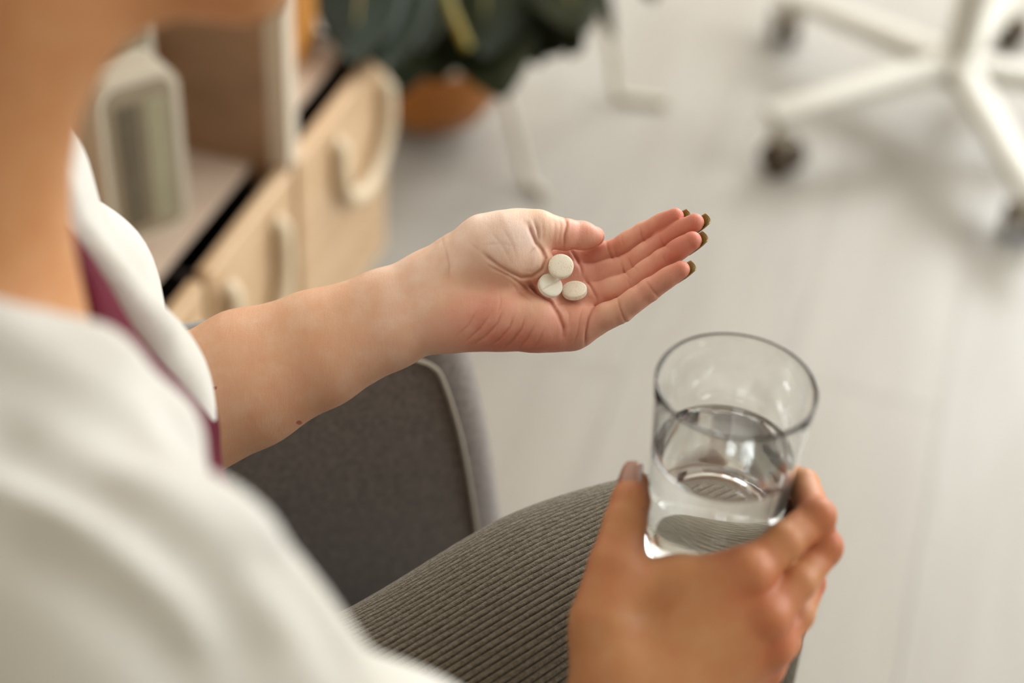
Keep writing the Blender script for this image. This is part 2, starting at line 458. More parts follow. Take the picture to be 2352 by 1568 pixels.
tag(room_box(MB(), NEAR_A, FAR_A, LEFT_B - .1, LEFT_B, 0, CEIL).build('wall_left', M_WALL), kind='structure')
tag(room_box(MB(), NEAR_A - .1, NEAR_A, LEFT_B, RIGHT_B, 0, CEIL).build('wall_back', M_WALLB), kind='structure')
tag(room_box(MB(), NEAR_A - .1, FAR_A + .1, LEFT_B - .1, RIGHT_B + .1, CEIL, CEIL + .1).build('ceiling', M_CEIL), kind='structure')
def wall_with_hole(along, plane, lo, hi, w0, w1, z0, z1, name):
    mb = MB()
    def bx(s0, s1, zz0, zz1):
        if along == 'B': room_box(mb, plane, plane + .12, s0, s1, zz0, zz1)
        else: room_box(mb, s0, s1, plane, plane + .12, zz0, zz1)
    bx(lo, w0, 0, CEIL); bx(w1, hi, 0, CEIL); bx(w0, w1, 0, z0); bx(w0, w1, z1, CEIL)
    return tag(mb.build(name, M_WALL), kind='structure')
wall_with_hole('B', FAR_A, LEFT_B, RIGHT_B, 0.5, 2.5, 1.65, 2.95, 'wall_far')
wall_with_hole('A', RIGHT_B, NEAR_A, FAR_A, -0.3, 2.1, 1.0, 2.9, 'wall_right')
def window(name, along, plane, w0, w1, z0, z1, nm):
    f = MB(); t = 0.05
    def bx(m, s0, s1, zz0, zz1, d0=0.03, d1=0.07):
        if along == 'B': room_box(m, plane + d0, plane + d1, s0, s1, zz0, zz1)
        else: room_box(m, s0, s1, plane + d0, plane + d1, zz0, zz1)
    bx(f, w0, w0 + t, z0, z1); bx(f, w1 - t, w1, z0, z1); bx(f, w0 + t, w1 - t, z0, z0 + t); bx(f, w0 + t, w1 - t, z1 - t, z1)
    o = tag(f.build(name, M_TRIM), kind='structure')
    for i in range(1, nm):
        m = MB(); s = w0 + (w1 - w0) * i / nm; bx(m, s - .02, s + .02, z0 + t, z1 - t); m.build('mullion', M_TRIM, o)
    m = MB(); bx(m, w0 - .04, w1 + .04, z0 - .03, z0, -0.12, 0.03); m.build('window_sill', M_TRIM, o)
window('window_1', 'B', FAR_A, 0.5, 2.5, 1.65, 2.95, 2)
window('window_2', 'A', RIGHT_B, -0.3, 2.1, 1.0, 2.9, 3)
tag(room_box(MB(), FAR_A - .015, FAR_A, LEFT_B + .016, RIGHT_B - .016, 0, .07).build('baseboard_far', M_TRIM), kind='structure')
tag(room_box(MB(), NEAR_A, FAR_A, LEFT_B, LEFT_B + .015, 0, .07).build('baseboard_left', M_TRIM), kind='structure')

# ------------------------------------------------------------------ sideboard with drawers
ZT = 0.34           # top edge of the drawer fronts
sb = thing('sideboard', room(-0.5, -0.2, 0), 'light birch sideboard with open shelf above drawers with curved handles', 'sideboard')
GAPS = [0.0, -0.272, -0.485, -0.690, -0.910]
DV = -0.276; ENDA = -0.93
room_box(MB(), ENDA, 0, -.40, -.018, 0.035, 0.05).build('bottom_board', M_BIRCH, sb)
room_box(MB(), ENDA, 0, -.40, -.39, 0.05, ZT).build('back_panel', M_PANEL, sb)
room_box(MB(), -.016, 0, -.39, -.020, 0.05, ZT).build('side_panel', M_BIRCH, sb)
room_box(MB(), ENDA, DV - .012, -.39, -.044, ZT - .006, ZT).build('shelf', M_SHELF, sb)
room_box(MB(), DV + .012, 0, -.39, -.044, ZT - .006, ZT).build('shelf', M_SHELF, sb)
room_box(MB(), DV - .012, DV + .012, -.39, -.022, 0.05, 0.80).build('divider_panel', M_PANEL, sb)
room_box(MB(), DV - .012, DV + .012, -.022, 0.0, ZT + .002, 0.80).build('edge_strip', M_EDGE, sb)
room_box(MB(), ENDA, DV - .012, -.40, -.39, ZT, 0.80).build('back_panel', M_PANEL, sb)
room_box(MB(), ENDA - .02, ENDA, -.40, 0, 0.035, 0.80).build('side_panel', M_BIRCH, sb)
for q in (ENDA + .04, -0.06):
    for b in (-.36, -.06):
        MB().tube([room(q, b, 0), room(q, b, 0.035)], [.016, .02], 12).build('foot', M_BIRCH, sb, autosmooth=40)
for i in range(4):
    a1 = GAPS[i] - (0.006 if i else 0.0); a0 = GAPS[i + 1] + 0.006
    dr = MB().box(room((a0+a1)/2, -.008, (ZT+.05)/2), ((a1-a0)/2, .008, (ZT-.05)/2), (RA, RB, UP), .003).build('drawer', M_BIRCH, sb)
    m = MB(); t1 = a1 - .024; zt = ZT - .02
    room_box(m, a0 + .012, a0 + .02, -.36, -.0165, .055, zt); room_box(m, t1, t1 + .006, -.36, -.0165, .055, zt)
    room_box(m, a0 + .02, t1, -.36, -.35, .055, zt); room_box(m, a0 + .02, t1, -.35, -.0165, .055, .06)
    m.build('drawer_box', M_DARKIN, dr)
    ac = -.097 if i == 0 else (-.392 if i == 1 else (a0 + a1) / 2); hw = .072 if i == 0 else .060
    pts = [room(ac + hw, .000, ZT - .03), room(ac + hw, .010, ZT - .04)] + [room(ac + hw * math.cos(t), .011, ZT - .070 + (.066 if i == 0 else .085) * math.sin(t)) for t in np.linspace(0, -math.pi, 22)] + [room(ac - hw, .010, ZT - .04), room(ac - hw, .000, ZT - .03)]
    MB().tube(pts, .0095, 10).build('handle', M_HANDLE, dr, autosmooth=60)

# rounded upright boxes standing on the shelf
def rounded_rect(w, h, r, n=7):
    out = []
    for (cx, cy, a0) in ((w/2-r, h/2-r, 0), (-w/2+r, h/2-r, 90), (-w/2+r, -h/2+r, 180), (w/2-r, -h/2+r, 270)):
        for k in range(n):
            a = math.radians(a0 + 90 * k / (n - 1)); out.append((cx + r * math.cos(a), cy + r * math.sin(a)))
    return out
def prism(outline, c, ux, uy, un, d0, d1):
    n = len(outline); V = [np.array(c) + ux * x + uy * y + un * d for d in (d0, d1) for (x, y) in outline]
    F = [tuple(range(n))[::-1], tuple(range(n, 2*n))] + [(i, (i+1) % n, n + (i+1) % n, n + i) for i in range(n)]
    return V, F
def slot_box(base, yaw, w, h, dep, label, rows):
    un = np.array([math.cos(yaw), math.sin(yaw), 0]); ux = np.array([-un[1], un[0], 0]); uy = UP
    c = np.array(base) + UP * h / 2
    t = thing('storage_box', base, label, 'box', 'rounded boxes on the sideboard shelf')
    m = MB(); m.add(*prism(rounded_rect(w, h, .02), c, ux, uy, un, -dep, 0)); m.build('shell', M_DEVICE, t, autosmooth=35)
    m = MB(); m.add(*prism(rounded_rect(w - .016, h - .016, .014), c, ux, uy, un, 0, .0015)); m.build('face_plate', M_DEVFACE, t, autosmooth=35)
    for k in range(rows):
        z = h/2 - .03 - k * (h - .055) / (rows - 1)
        for s, mm in ((-1, M_SLOTB), (1, M_SLOTA)):
            MB().box(c + ux * (-s * w * .17) * -1 * -1 + uy * z + un * .002, (w * .125, .0042, .0012), (ux, uy, un)).build('slot', mm, t)
    return t
SHZ = ZT
bx_c = np.array((-0.3578, 1.3102, 0.3400))
slot_box((bx_c[0], bx_c[1], SHZ), math.radians(-50), .084, .180, .05, 'pale grey upright box with two columns of slots on the shelf, nearest the jacket', 14)
bx_2 = bx_c - np.array([math.cos(math.radians(-50)), math.sin(math.radians(-50)), 0]) * .075 + np.array([.01, .012, 0])
slot_box((bx_2[0], bx_2[1], SHZ), math.radians(-50), .084, .205, .04, 'pale grey upright box half hidden behind the slotted box on the shelf', 14)

# slanted wooden board leaning in the low bay
wb = MB().box(room(-.068, -.080, SHZ + .12), (.034, .006, .12), (RA, RB, UP), .002).build('cutting_board', M_OAK, None, origin=room(-.068, -.080, SHZ))
tag(wb, 'orange-brown wooden board standing on the sideboard beside the divider', 'board')

# ------------------------------------------------------------------ plant, pot and wire stand
PC = np.array([-.140, 2.10, 0])
st = thing('plant_stand', PC, 'pale bent-wire plant stand under the ochre pot', 'plant stand')
MB().tube([PC + np.array([.112 * math.cos(t), .112 * math.sin(t), .150]) for t in np.linspace(0, 2 * math.pi, 48)], .005, 8, caps=False).build('ring', M_WIRE, st, autosmooth=60)
for leg_pts in ([(-.058, 2.023, .150), (-.029, 1.985, .12), (.000, 1.960, .030), (.012, 1.948, .0075), (.034, 1.921, .0075)],
                [(-.035, 2.138, .150), (.055, 2.170, .180), (.112, 2.200, .115), (.132, 2.205, .020), (.150, 2.204, .0075), (.212, 2.200, .0075)],
                [(-.215, 2.182, .150), (-.250, 2.220, .12), (-.270, 2.24, .03), (-.278, 2.25, .0075), (-.30, 2.28, .0075)]):
    MB().tube(spline(leg_pts, 30), .0070, 10).build('leg', M_WIRE, st, autosmooth=60)
pot = MB().lathe([(0, .022), (.05, .022), (.078, .034), (.096, .065), (.105, .11), (.105, .15), (.099, .19), (.091, .19), (.095, .155), (.0905, .150)], PC, 56).build('plant_pot', M_POT, None, origin=PC + UP * .022, autosmooth=50)
tag(pot, 'round ochre-orange ceramic pot on the wire stand', 'pot')
plant = thing('potted_plant', PC + UP * .15, 'dark green broad-leaved houseplant growing in the ochre pot', 'plant')
MB().lathe([(0, .156), (.06, .158), (.0900, .151)], PC, 40).build('soil', M_SOIL, plant, autosmooth=60)
def leaf(tip, base, side, width, material, cuts=0, fold=.18, droop=.12, seed=0):
    """broad leaf from its stalk end to its tip, lobed on both margins when cuts > 0"""
    r = np.random.default_rng(seed)
    tip = np.array(tip, float); base = np.array(base, float); ax = tip - base; L = np.linalg.norm(ax); ax /= L
    sd = np.array(side, float); sd -= ax * (sd @ ax); sd /= np.linalg.norm(sd); nr = np.cross(sd, ax)
    nu, nv = 40, 9; V = []; F = []
    for i in range(nu):
        u = i / (nu - 1)
        wd = width * (math.sin(math.pi * min(1, u ** .62 * 1.0)) ** .75 + 0.02) * .5
        if cuts:
            ph = (u * cuts) % 1.0
            wd *= 1 - .38 * math.exp(-((ph - .5) / .12) ** 2) * (0.25 < u < 0.95)
        for j in range(nv):
            v = -1 + 2 * j / (nv - 1)
            h = fold * abs(v) * wd - droop * L * (u - .35) ** 2 * 1.2 - .10 * wd * v * v + .012 * L * math.sin(7 * u + 3 * v + seed)
            V.append(base + ax * (u * L - .10 * L * abs(v) ** 2 * (1 - u)) + sd * v * wd + nr * h)
    for i in range(nu - 1):
        for j in range(nv - 1):
            F.append((i*nv+j, i*nv+j+1, (i+1)*nv+j+1, (i+1)*nv+j))
    o = mesh_obj('leaf', V, F, material, plant, True)
    md = o.modifiers.new('thick', 'SOLIDIFY'); md.thickness = .0014
    rib = MB().tube([np.array(V[i * nv + nv // 2]) for i in range(0, nu - 2, 3)], [.0026 * (1 - i / nu) + .0006 for i in range(0, nu - 2, 3)], 6)
    rib.build('midrib', M_STEM, o, autosmooth=60)
    return o
def stalk(p1, r=.005):
    p0 = PC + UP * .156 + np.array([random.uniform(-.02, .02), random.uniform(-.02, .02), 0]); p1 = np.array(p1)
    MB().tube(spline([p0, p0 * .6 + p1 * .4 + UP * .05, p1], 14), [r] * 14, 8).build('stem', M_STEM, plant, autosmooth=60)
for (tp, bs, sd, wd, mt, cu, sdn) in [
    ((-0.1978, 1.6274, 0.3541), (-0.2085, 1.8271, 0.4100), (1, .1, 0), .115, M_LEAF2, 0, 1),
    ((-0.1598, 1.6410, 0.3391), (-0.1847, 1.8500, 0.4065), (1, .15, .1), .115, M_LEAF2, 0, 13),
    ((-0.1611, 1.7265, 0.2540), (-0.1487, 1.9383, 0.3249), (1, .2, 0), .12, M_LEAF, 0, 2),
    ((-0.0270, 1.7231, 0.2657), (-0.0901, 1.9769, 0.3407), (1, .1, .2), .165, M_LEAF, 0, 3),
    ((0.0672, 1.8103, 0.2939), (-0.0416, 1.9866, 0.3210), (.8, -.3, .5), .15, M_LEAF, 5, 4),
    ((-0.1149, 1.7766, 0.2524), (-0.1335, 1.9936, 0.3296), (1, 0, 0), .15, M_LEAF, 0, 5),
    ((0.1050, 1.8755, 0.2791), (0.0754, 1.9971, 0.3181), (1, .2, .2), .022, M_LEAF, 0, 6),
    ((0.1506, 1.9053, 0.3159), (0.1328, 2.0377, 0.3523), (1, .2, .2), .06, M_LEAF, 0, 7),
    ((0.0153, 1.8396, 0.2507), (-0.0555, 2.0375, 0.3203), (1, .2, .3), .16, M_LEAF, 4, 8),
    ((0.0534, 1.9045, 0.2832), (-0.0243, 2.1056, 0.3408), (1, .2, .3), .16, M_LEAF, 4, 9),
    ((0.0647, 1.7857, 0.3271), (0.0063, 1.9987, 0.3676), (1, .1, .2), .13, M_LEAF, 0, 10),
    ((-0.1352, 1.7536, 0.3033), (-0.1647, 1.9542, 0.3762), (1, .1, .1), .13, M_LEAF, 0, 11),
    ((-0.0573, 1.7800, 0.2883), (-0.0661, 1.9770, 0.3726), (1, .1, .1), .17, M_LEAF, 0, 12)]:
    leaf(tp, bs, sd, wd, mt, cu, seed=sdn); stalk(bs)
MB().tube(spline([(-0.0754, 1.7482, 0.3285), (-0.0905, 1.7700, 0.3475), (-0.1094, 1.8075, 0.3699), (-0.1238, 1.8543, 0.3801), tuple(PC + UP * .155)], 18), .006, 8).build('stem', M_STEM, plant, autosmooth=60)

# ------------------------------------------------------------------ swivel chair
CC = np.array([.632, 2.195, 0])
ch = thing('swivel_chair', CC, 'white five-spoke swivel chair base on dark casters', 'chair')
MB().lathe([(0, .082), (.034, .082), (.040, .09), (.040, .118), (.034, .126), (.026, .13), (0, .13)], CC, 32).build('hub', M_CHAIRW, ch, autosmooth=35)
MB().lathe([(.0, .12), (.023, .12), (.023, .30), (.0155, .302), (.0155, .68), (0, .68)], CC, 28).build('column', M_CHAIRW, ch, autosmooth=35)
for k in range(5):
    an = math.radians(208 + 72 * k); d = np.array([math.cos(an), math.sin(an), 0]); sd = np.array([-d[1], d[0], 0])
    # tapered arm
    V = []; F = []
    for (r, zc, hw, hh) in ((.02, .106, .024, .019), (.12, .102, .0235, .017), (.24, .095, .0215, .0145), (.315, .089, .020, .012), (.327, .088, .015, .009)):
        for (x, z) in ((-1, -.6), (-.6, -1), (.6, -1), (1, -.6), (1, .6), (.6, 1), (-.6, 1), (-1, .6)):
            V.append(CC + d * r + sd * x * hw + UP * (zc + z * hh))
    for i in range(4):
        for j in range(8): F.append((i*8+j, i*8+(j+1) % 8, (i+1)*8+(j+1) % 8, (i+1)*8+j))
    F.append(tuple(range(8))[::-1]); F.append(tuple(range(32, 40)))
    mesh_obj('spoke', V, F, M_CHAIRW, ch, True, autosmooth=40)
    cp = CC + d * .31
    tw = an + 1.9 + k * .9; wd = np.array([math.cos(tw), math.sin(tw), 0]); wx = np.array([-wd[1], wd[0], 0])
    ca = MB(); ca.tube([cp + UP * .085, cp + UP * .052], .007, 10); ca.box(cp + wd * .012 + UP * .046, (.017, .012, .012), (wd, wx, UP), .004)
    co = ca.build('caster', M_FORK, ch, autosmooth=35)
    for s in (-1, 1):
        MB().tube([cp + wd * .018 + wx * s * .009 + UP * .027, cp + wd * .018 + wx * s * .021 + UP * .027], .027, 22).build('wheel', M_CAST, co, autosmooth=40)
MB().lathe([(0, .68), (.08, .68), (.145, .695), (.155, .715), (.145, .74), (.09, .75), (0, .75)], CC, 40).build('seat', M_SEATF, ch, autosmooth=60)

# ------------------------------------------------------------------ armchair
CL = np.array([-.349, .937, 0]); CF = np.array([.937, .349, 0])     # the sitter's left and forward
AP = np.array([-0.047, 0.814, 0.0])                                  # foot of the left arm's inner front seam
def chp(f, l, z): return AP + CF * f + CL * l + UP * z
arm_ch = thing('armchair', chp(-.35, -.30, 0), 'grey felt armchair with piped arm the sitter rests in', 'armchair')
def f_rbox(p, c, half, r, ax):
    q = np.abs((p - np.array(c, np.float32)) @ np.array(ax, np.float32).T) - (np.array(half, np.float32) - r)
    return np.sqrt((np.maximum(q, 0) ** 2).sum(1)) + np.minimum(q.max(1), 0) - r
CAX = np.stack([CF, CL, UP])
def shear(p, k):
    q = p.copy(); s = (p[:, 2] - .62) * k * .75 - .45 * np.maximum(p[:, 2] - .50, 0) ** 2 * 1.2 + .011
    q[:, 0] -= s * CF[0]; q[:, 1] -= s * CF[1]; return q
def arm_piece(l0, nm):
    c = chp(-.28, l0, .395)
    fn = lambda p: f_rbox(shear(p, -.20), c, (.302, .028, .258), .028, CAX)
    pts = np.array([chp(f, l0 + l, z) for f in (-.7, .25) for l in (-.08, .08) for z in (.1, .68)])
    V, F = polygonize(fn, pts.min(0), pts.max(0), .006)
    return mesh_obj(nm, V, F, M_FELT, arm_ch)
la = arm_piece(.028, 'armrest'); ra = arm_piece(-.636, 'armrest')
for (l0, sgn, par) in ((0.0, -1, la), (-.608, 1, ra)):
    pts = [chp(-.55, l0 + sgn * .001, .630)] + [chp(-.3, l0 + sgn * .001, .630)] + [chp(-.05, l0 + sgn * .001, .630), chp(-.020, l0 + sgn * .001, .627), chp(-.003, l0 + sgn * .001, .617), chp(.005, l0 + sgn * .001, .600)] + [chp(.006 + (.600 - z) * .15 - .54 * max(z - .50, 0) ** 2 + .0054, l0 + sgn * .001, z) for z in np.linspace(.56, .2, 10)]
    MB().tube(spline(pts, 60), .0017, 8).build('piping', M_PIPE, par, autosmooth=60)
def soft(nm, c, half, r, ax=CAX, k=.012):
    lim = np.linalg.norm(half) * 1.05
    V, F = polygonize(lambda p: f_rbox(p, c, half, r, ax), np.array(c) - lim, np.array(c) + lim, .009)
    return mesh_obj(nm, V, F, M_FELT, arm_ch)
soft('seat_cushion', chp(-.28, -.304, .36), (.31, .30, .075), .05)
soft('seat_base', chp(-.30, -.304, .22), (.30, .30, .07), .03)
tl = math.radians(12); BX = np.stack([CF * math.cos(tl) + UP * math.sin(tl), CL, UP * math.cos(tl) - CF * math.sin(tl)])
soft('backrest', chp(-.66, -.304, .54), (.07, .34, .36), .06, BX)
for f in (-.55, -.02):
    for l in (-.62, .01):
        MB().tube([chp(f, l, 0), chp(f, l, .17)], [.014, .022], 14).build('leg', M_LEGW, arm_ch, autosmooth=40)

# ------------------------------------------------------------------ the sitter
AXM = np.array(((0.99780, -0.06627, -0.00000), (0.04171, 0.62794, -0.77715), (0.05150, 0.77544, 0.62932)))            # axes of the hand frames (columns): along, across, out of the palm
OL = np.array((0.0041, 0.7310, 0.7408)); OR = np.array((0.0949, 0.5429, 0.7230))
to_l = lambda p: (np.array(p, float) - OL) @ AXM * 1000
to_r = lambda p: (np.array(p, float) - OR) @ AXM * 1000
from_l = lambda q: np.asarray(q) / 1000 @ AXM.T + OL
from_r = lambda q: np.asarray(q) / 1000 @ AXM.T + OR

SF, SL = CF, CL
tor = lambda f, l, z: np.array([-.222, .498, 0]) + SF * f + SL * l + UP * z
NB = tor(-.014, -.015, .935); LS = tor(.000, .148, .858); RS = tor(.040, -.165, .870)
LE = tor(.050, .165, .690); RE = tor(.100, -.270, .650)
TAX = np.stack([SF, SL, UP])

# left hand, mm in its own frame: joints with radii
L_FING = {
 'index':  [(*(17.0, 18.0, -22.0), 9.5), (*(32.3, 20.8, -20.0), 8.4), (*(52.6, 25.8, -16.0), 7.0), (*(68.3, 35.7, -6.0), 6.2), (*(84.5, 43.9, 5.0), 4.9)],
 'middle': [(*(22.2, 6.6, -15.0), 9.5), (*(39.3, 10.1, -11.0), 8.4), (*(59.5, 16.5, -6.0), 7.2), (*(77.6, 29.5, 4.0), 6.3), (*(94.3, 39.9, 14.0), 5.2)],
 'ring':   [(*(25.6, -4.7, -6.0), 9.5), (*(41.3, -0.4, -2.0), 8.2), (*(60.3, 6.7, 3.0), 7.0), (*(76.8, 19.2, 13.0), 6.4), (*(92.1, 29.5, 21.0), 5.3)],
 'little': [(*(28.4, -17.5, 5.0), 9.5), (*(39.4, -14.2, 10.0), 8.2), (*(54.0, -8.0, 15.0), 7.0), (*(68.9, 2.9, 22.0), 6.3), (*(85.2, 13.5, 29.0), 4.9)],
}
L_THUMB = [(*(-1.3, 34.6, 8.0), 13), (*(8.6, 36.7, 9.0), 10.5), (*(23.4, 34.2, 3.0), 8.7), (*(33.5, 34.0, -1.0), 7.7), (*(40.4, 33.7, -5.0), 5.6)]
CREASES = [  # (line over the palm, depth, half width)
 ([(-21.1, 22.5, -0.0), (-12.2, 15.9, -0.0), (-6.2, 12.2, -0.0), (-1.0, 9.8, -0.0), (4.9, 10.5, 0.0), (10.4, 14.4, -0.0), (12.4, 20.3, -0.0), (10.4, 24.8, -0.0), (7.1, 28.5, 0.0), (4.9, 33.7, 0.0), (2.7, 38.8, -0.0)], 1.5, 1.5),
 ([(-18.1, 15.9, -0.0), (-6.2, 9.9, -0.0), (0.4, 5.5, 0.0), (5.6, 0.7, -0.0)], .7, 1.1),
 ([(3.4, 7.0, -0.0), (7.8, 1.0, -0.0), (15.3, -3.8, 0.0), (19.7, -10.8, 0.0), (22.3, -17.5, -0.0), (22.1, -21.9, -0.0)], 1.6, 1.5),
 ([(41.2, -4.1, -0.0), (38.2, -7.8, -0.0), (36.0, -13.0, -0.0), (34.5, -20.4, -0.0), (34.2, -27.1, 0.0)], 1.0, 1.1),
 ([(32.7, -7.1, 0.0), (31.2, -13.0, 0.0), (30.1, -20.4, -0.0), (27.9, -27.1, 0.0)], .45, .9),
 ([(27.1, 26.2, -0.0), (30.8, 21.1, -0.0), (32.7, 15.9, 0.0), (33.4, 11.4, 0.0)], 1.0, 1.1),
 ([(34.5, 10.7, -0.0), (38.2, 4.7, -0.0), (40.8, -0.4, -0.0), (41.6, -3.4, -0.0)], 1.0, 1.1),
 ([(47.5, 31.4, 0.0), (48.6, 25.5, -0.0), (51.2, 19.9, -0.0)], .8, .9), ([(51.4, 28.5, -0.0), (52.3, 24.8, 0.0), (54.2, 21.4, -0.0)], .5, .8),
 ([(65.5, 38.5, -0.0), (66.4, 33.7, -0.0), (68.8, 29.6, -0.0)], .7, .9),
 ([(55.1, 18.8, -0.0), (56.6, 13.6, 0.0), (59.1, 9.9, -0.0)], .8, .9), ([(59.0, 21.1, 0.0), (60.5, 17.3, -0.0), (62.8, 13.6, 0.0)], .5, .8),
 ([(75.3, 32.5, -0.0), (77.1, 28.5, -0.0), (79.0, 25.5, -0.0)], .6, .9),
 ([(58.2, 8.5, 0.0), (59.9, 4.0, -0.0)], .6, .9), ([(76.0, 22.5, 0.0), (78.3, 17.3, -0.0)], .6, .9),
 ([(51.6, -0.8, -0.0), (53.1, -7.1, 0.0), (55.3, -13.0, 0.0), (57.1, -15.3, 0.0)], .9, .9), ([(66.8, 7.3, -0.0), (70.1, 2.5, -0.0), (74.0, -1.6, -0.0)], .7, .9),
 ([(23.3, 44.8, -0.0), (24.3, 38.8, -0.0), (23.0, 32.9, -0.0), (23.1, 26.6, -0.0)], 1.0, 1.1),
 ([(6.2, 40.7, -0.0), (8.0, 35.1, -0.0), (8.7, 29.2, -0.0)], .9, 1.3),
 ([(-42.2, 26.2, -0.0), (-39.9, 16.6, -0.0), (-40.3, 9.2, -0.0)], .45, 1.1), ([(-44.8, 33.7, -0.0), (-42.9, 26.2, -0.0)], .35, 1.0),
 ([(-10.7, -7.8, 0.0), (-13.6, -15.3, 0.0), (-19.6, -21.9, 0.0), (-27.0, -26.7, -0.0)], .5, 1.1), ([(-4.7, -10.8, 0.0), (-7.0, -17.5, -0.0), (-12.9, -24.2, -0.0), (-18.1, -27.5, 0.0)], .5, 1.1),
 ([(1.2, -12.3, -0.0), (-0.3, -18.2, 0.0), (-5.5, -24.9, -0.0), (-9.9, -28.6, 0.0)], .55, 1.1), ([(-18.1, -10.8, -0.0), (-23.3, -18.2, -0.0), (-30.7, -24.9, -0.0)], .45, 1.1),
 ([(6.4, -16.0, -0.0), (3.4, -22.7, -0.0), (-1.8, -29.0, -0.0)], .45, 1.1), ([(11.6, -18.2, -0.0), (8.6, -24.9, -0.0), (4.9, -30.1, 0.0)], .35, 1.0),
 ([(-12.2, 1.8, 0.0), (-11.8, -4.1, 0.0), (-13.3, -10.8, -0.0)], .35, .9), ([(-28.5, 28.5, 0.0), (-22.5, 23.3, -0.0)], .35, 1.0),
 ([(16.7, -6.4, -0.0), (20.4, -4.5, -0.0), (25.6, -4.9, 0.0)], .4, 1.0),
 ([(1.2, 20.3, -0.0), (5.6, 24.8, -0.0), (7.8, 27.0, -0.0)], .4, .9), ([(0.4, 13.6, -0.0), (4.9, 12.9, 0.0), (10.8, 16.6, -0.0)], .35, .9),
 ([(37.5, -10.8, -0.0), (39.0, -8.6, -0.0), (40.5, -8.2, -0.0)], .4, .8), ([(34.5, -0.4, -0.0), (38.2, -1.2, -0.0), (40.5, -2.3, 0.0)], .35, .8),
 ([(10.8, 40.3, -0.0), (11.2, 33.7, -0.0), (10.4, 28.5, -0.0)], .3, .9), ([(17.1, 43.3, 0.0), (17.5, 35.9, 0.0), (16.7, 28.5, 0.0)], .25, .9), ([(20.4, 43.7, 0.0), (20.8, 35.9, 0.0), (19.7, 28.5, 0.0)], .25, .8),
 ([(-10.7, 35.9, -0.0), (-6.2, 28.5, -0.0), (-3.3, 21.1, 0.0)], .22, .9), ([(-16.6, 33.7, -0.0), (-10.7, 26.2, -0.0), (-7.0, 18.8, -0.0)], .22, .9), ([(-21.1, 27.0, -0.0), (-12.2, 27.7, 0.0), (-1.8, 26.2, -0.0)], .2, .9),
 ([(-6.2, 7.0, -0.0), (-1.8, 1.8, 0.0), (5.6, -4.1, -0.0)], .3, .9), ([(-24.8, -8.6, 0.0), (-29.2, -16.0, -0.0), (-35.9, -21.9, 0.0)], .35, 1.0),
 ([(23.4, -5.6, -0.0), (25.6, -10.8, 0.0), (24.9, -17.5, -0.0)], .3, .9), ([(55.3, 35.9, 0.0), (56.0, 30.7, -0.0), (57.5, 27.0, -0.0)], .25, .8),
]
def left_fingers(p):
    d = None
    for nm, j in L_FING.items():
        e = f_chain(p, j, 1.5)
        # soft pads between the creases, on the palm side
        for (a, b, s) in ((1, 2, .90), (2, 3, .93), (3, 4, 1.0)):
            A = np.array(j[a]); B = np.array(j[b]); c = A * .5 + B * .5
            if a == 3: c = A * .42 + B * .58
            L = np.linalg.norm(B[:3] - A[:3]); x = (B[:3] - A[:3]) / L
            z = np.array([0, .35, .94]); z = z - x * (z @ x); z /= np.linalg.norm(z); y = np.cross(z, x)
            r = c[3]
            e = smin(e, f_ell(p, c[:3] + z * r * .30, (L * .46, r * s, r * .86), (x, y, z)), 1.6)
        d = e if d is None else smin(d, e, 1.0)
    return d
def left_raw(p):
    fore = f_chain(p, [(*to_l(LE + np.array([-.01, 0, .0])), 36), (*(-190.4, -54.7, -8.0), 31), (*(-155.9, -37.6, -6.0), 30), (*(-116.7, -21.8, -4.0), 24.5), (*(-77.8, -5.2, -4.0), 19.5), (*(-53.5, 7.4, -5.0), 17), (*(-34.1, 16.7, -6.0), 16)], 6)
    fore = smin(fore, f_chain(p, [(*(-186.4, -69.0, 0.0), 34), (*(-149.8, -54.4, 2.0), 29), (*(-111.1, -38.7, 2.0), 22.5), (*(-72.5, -22.3, 2.0), 17.5), (*(-48.3, -13.3, 2.0), 16), (*(-33.8, -10.7, 2.0), 16)], 6), 18)
    palm = f_cone(p, (-36.5, 9.9, -6.0), (15.4, 17.3, -18.0), 16, 11.5)
    palm = smin(palm, f_cone(p, (-36.5, 2.6, -6.0), (21.7, 6.5, -13.0), 16, 11.5), 6)
    palm = smin(palm, f_cone(p, (-35.2, -2.4, -2.0), (25.1, -4.8, -4.0), 16, 12), 6)
    palm = smin(palm, f_cone(p, (-33.8, -9.7, 2.0), (26.0, -17.5, 4.0), 17, 13), 6)
    hyp = f_chain(p, [(*(-30.2, -9.3, 3.0), 16), (*(-12.1, -12.2, 7.0), 17.5), (*(8.3, -15.1, 9.0), 15.5), (*(17.2, -17.5, 8.0), 12.5)], 4)
    palm = smin(palm, hyp, 5)
    d = smin(fore, palm, 16)
    f = left_fingers(p)
    d = smin(d, f, 5.5)
    # pads at the finger roots
    for q, r in (((29.9, 10.1, -10.0), 9), ((35.2, -2.3, -3.0), 9), ((30.7, -15.8, 8.0), 10.5), ((24.8, 21.5, -18.0), 9)):
        d = smin(d, f_cone(p, q, (q[0] + .1, q[1], q[2]), r, r), 5)
    then = f_chain(p, [(*(-32.7, 19.4, 0.0), 17), (*(-19.3, 26.2, 7.0), 18.5), (*(-7.2, 30.2, 9.0), 16.5), (*(1.1, 33.4, 8.0), 14)], 5)
    then = smin(then, f_chain(p, [(*(-25.3, 16.7, 5.0), 15), (*(-8.4, 19.4, 10.0), 15.5), (*(3.5, 19.4, 9.0), 12), (*(7.6, 18.0, 8.0), 9.5)], 4), 5)
    d = smin(d, then, 7)
    th = f_chain(p, L_THUMB, 2)
    A = np.array(L_THUMB[3]); th = smin(th, f_ell(p, A[:3] + np.array([1, -1.0, 2.4]), (10, 7.0, 7.0)), 2)
    d = smin(d, th, 3.0)
    return d
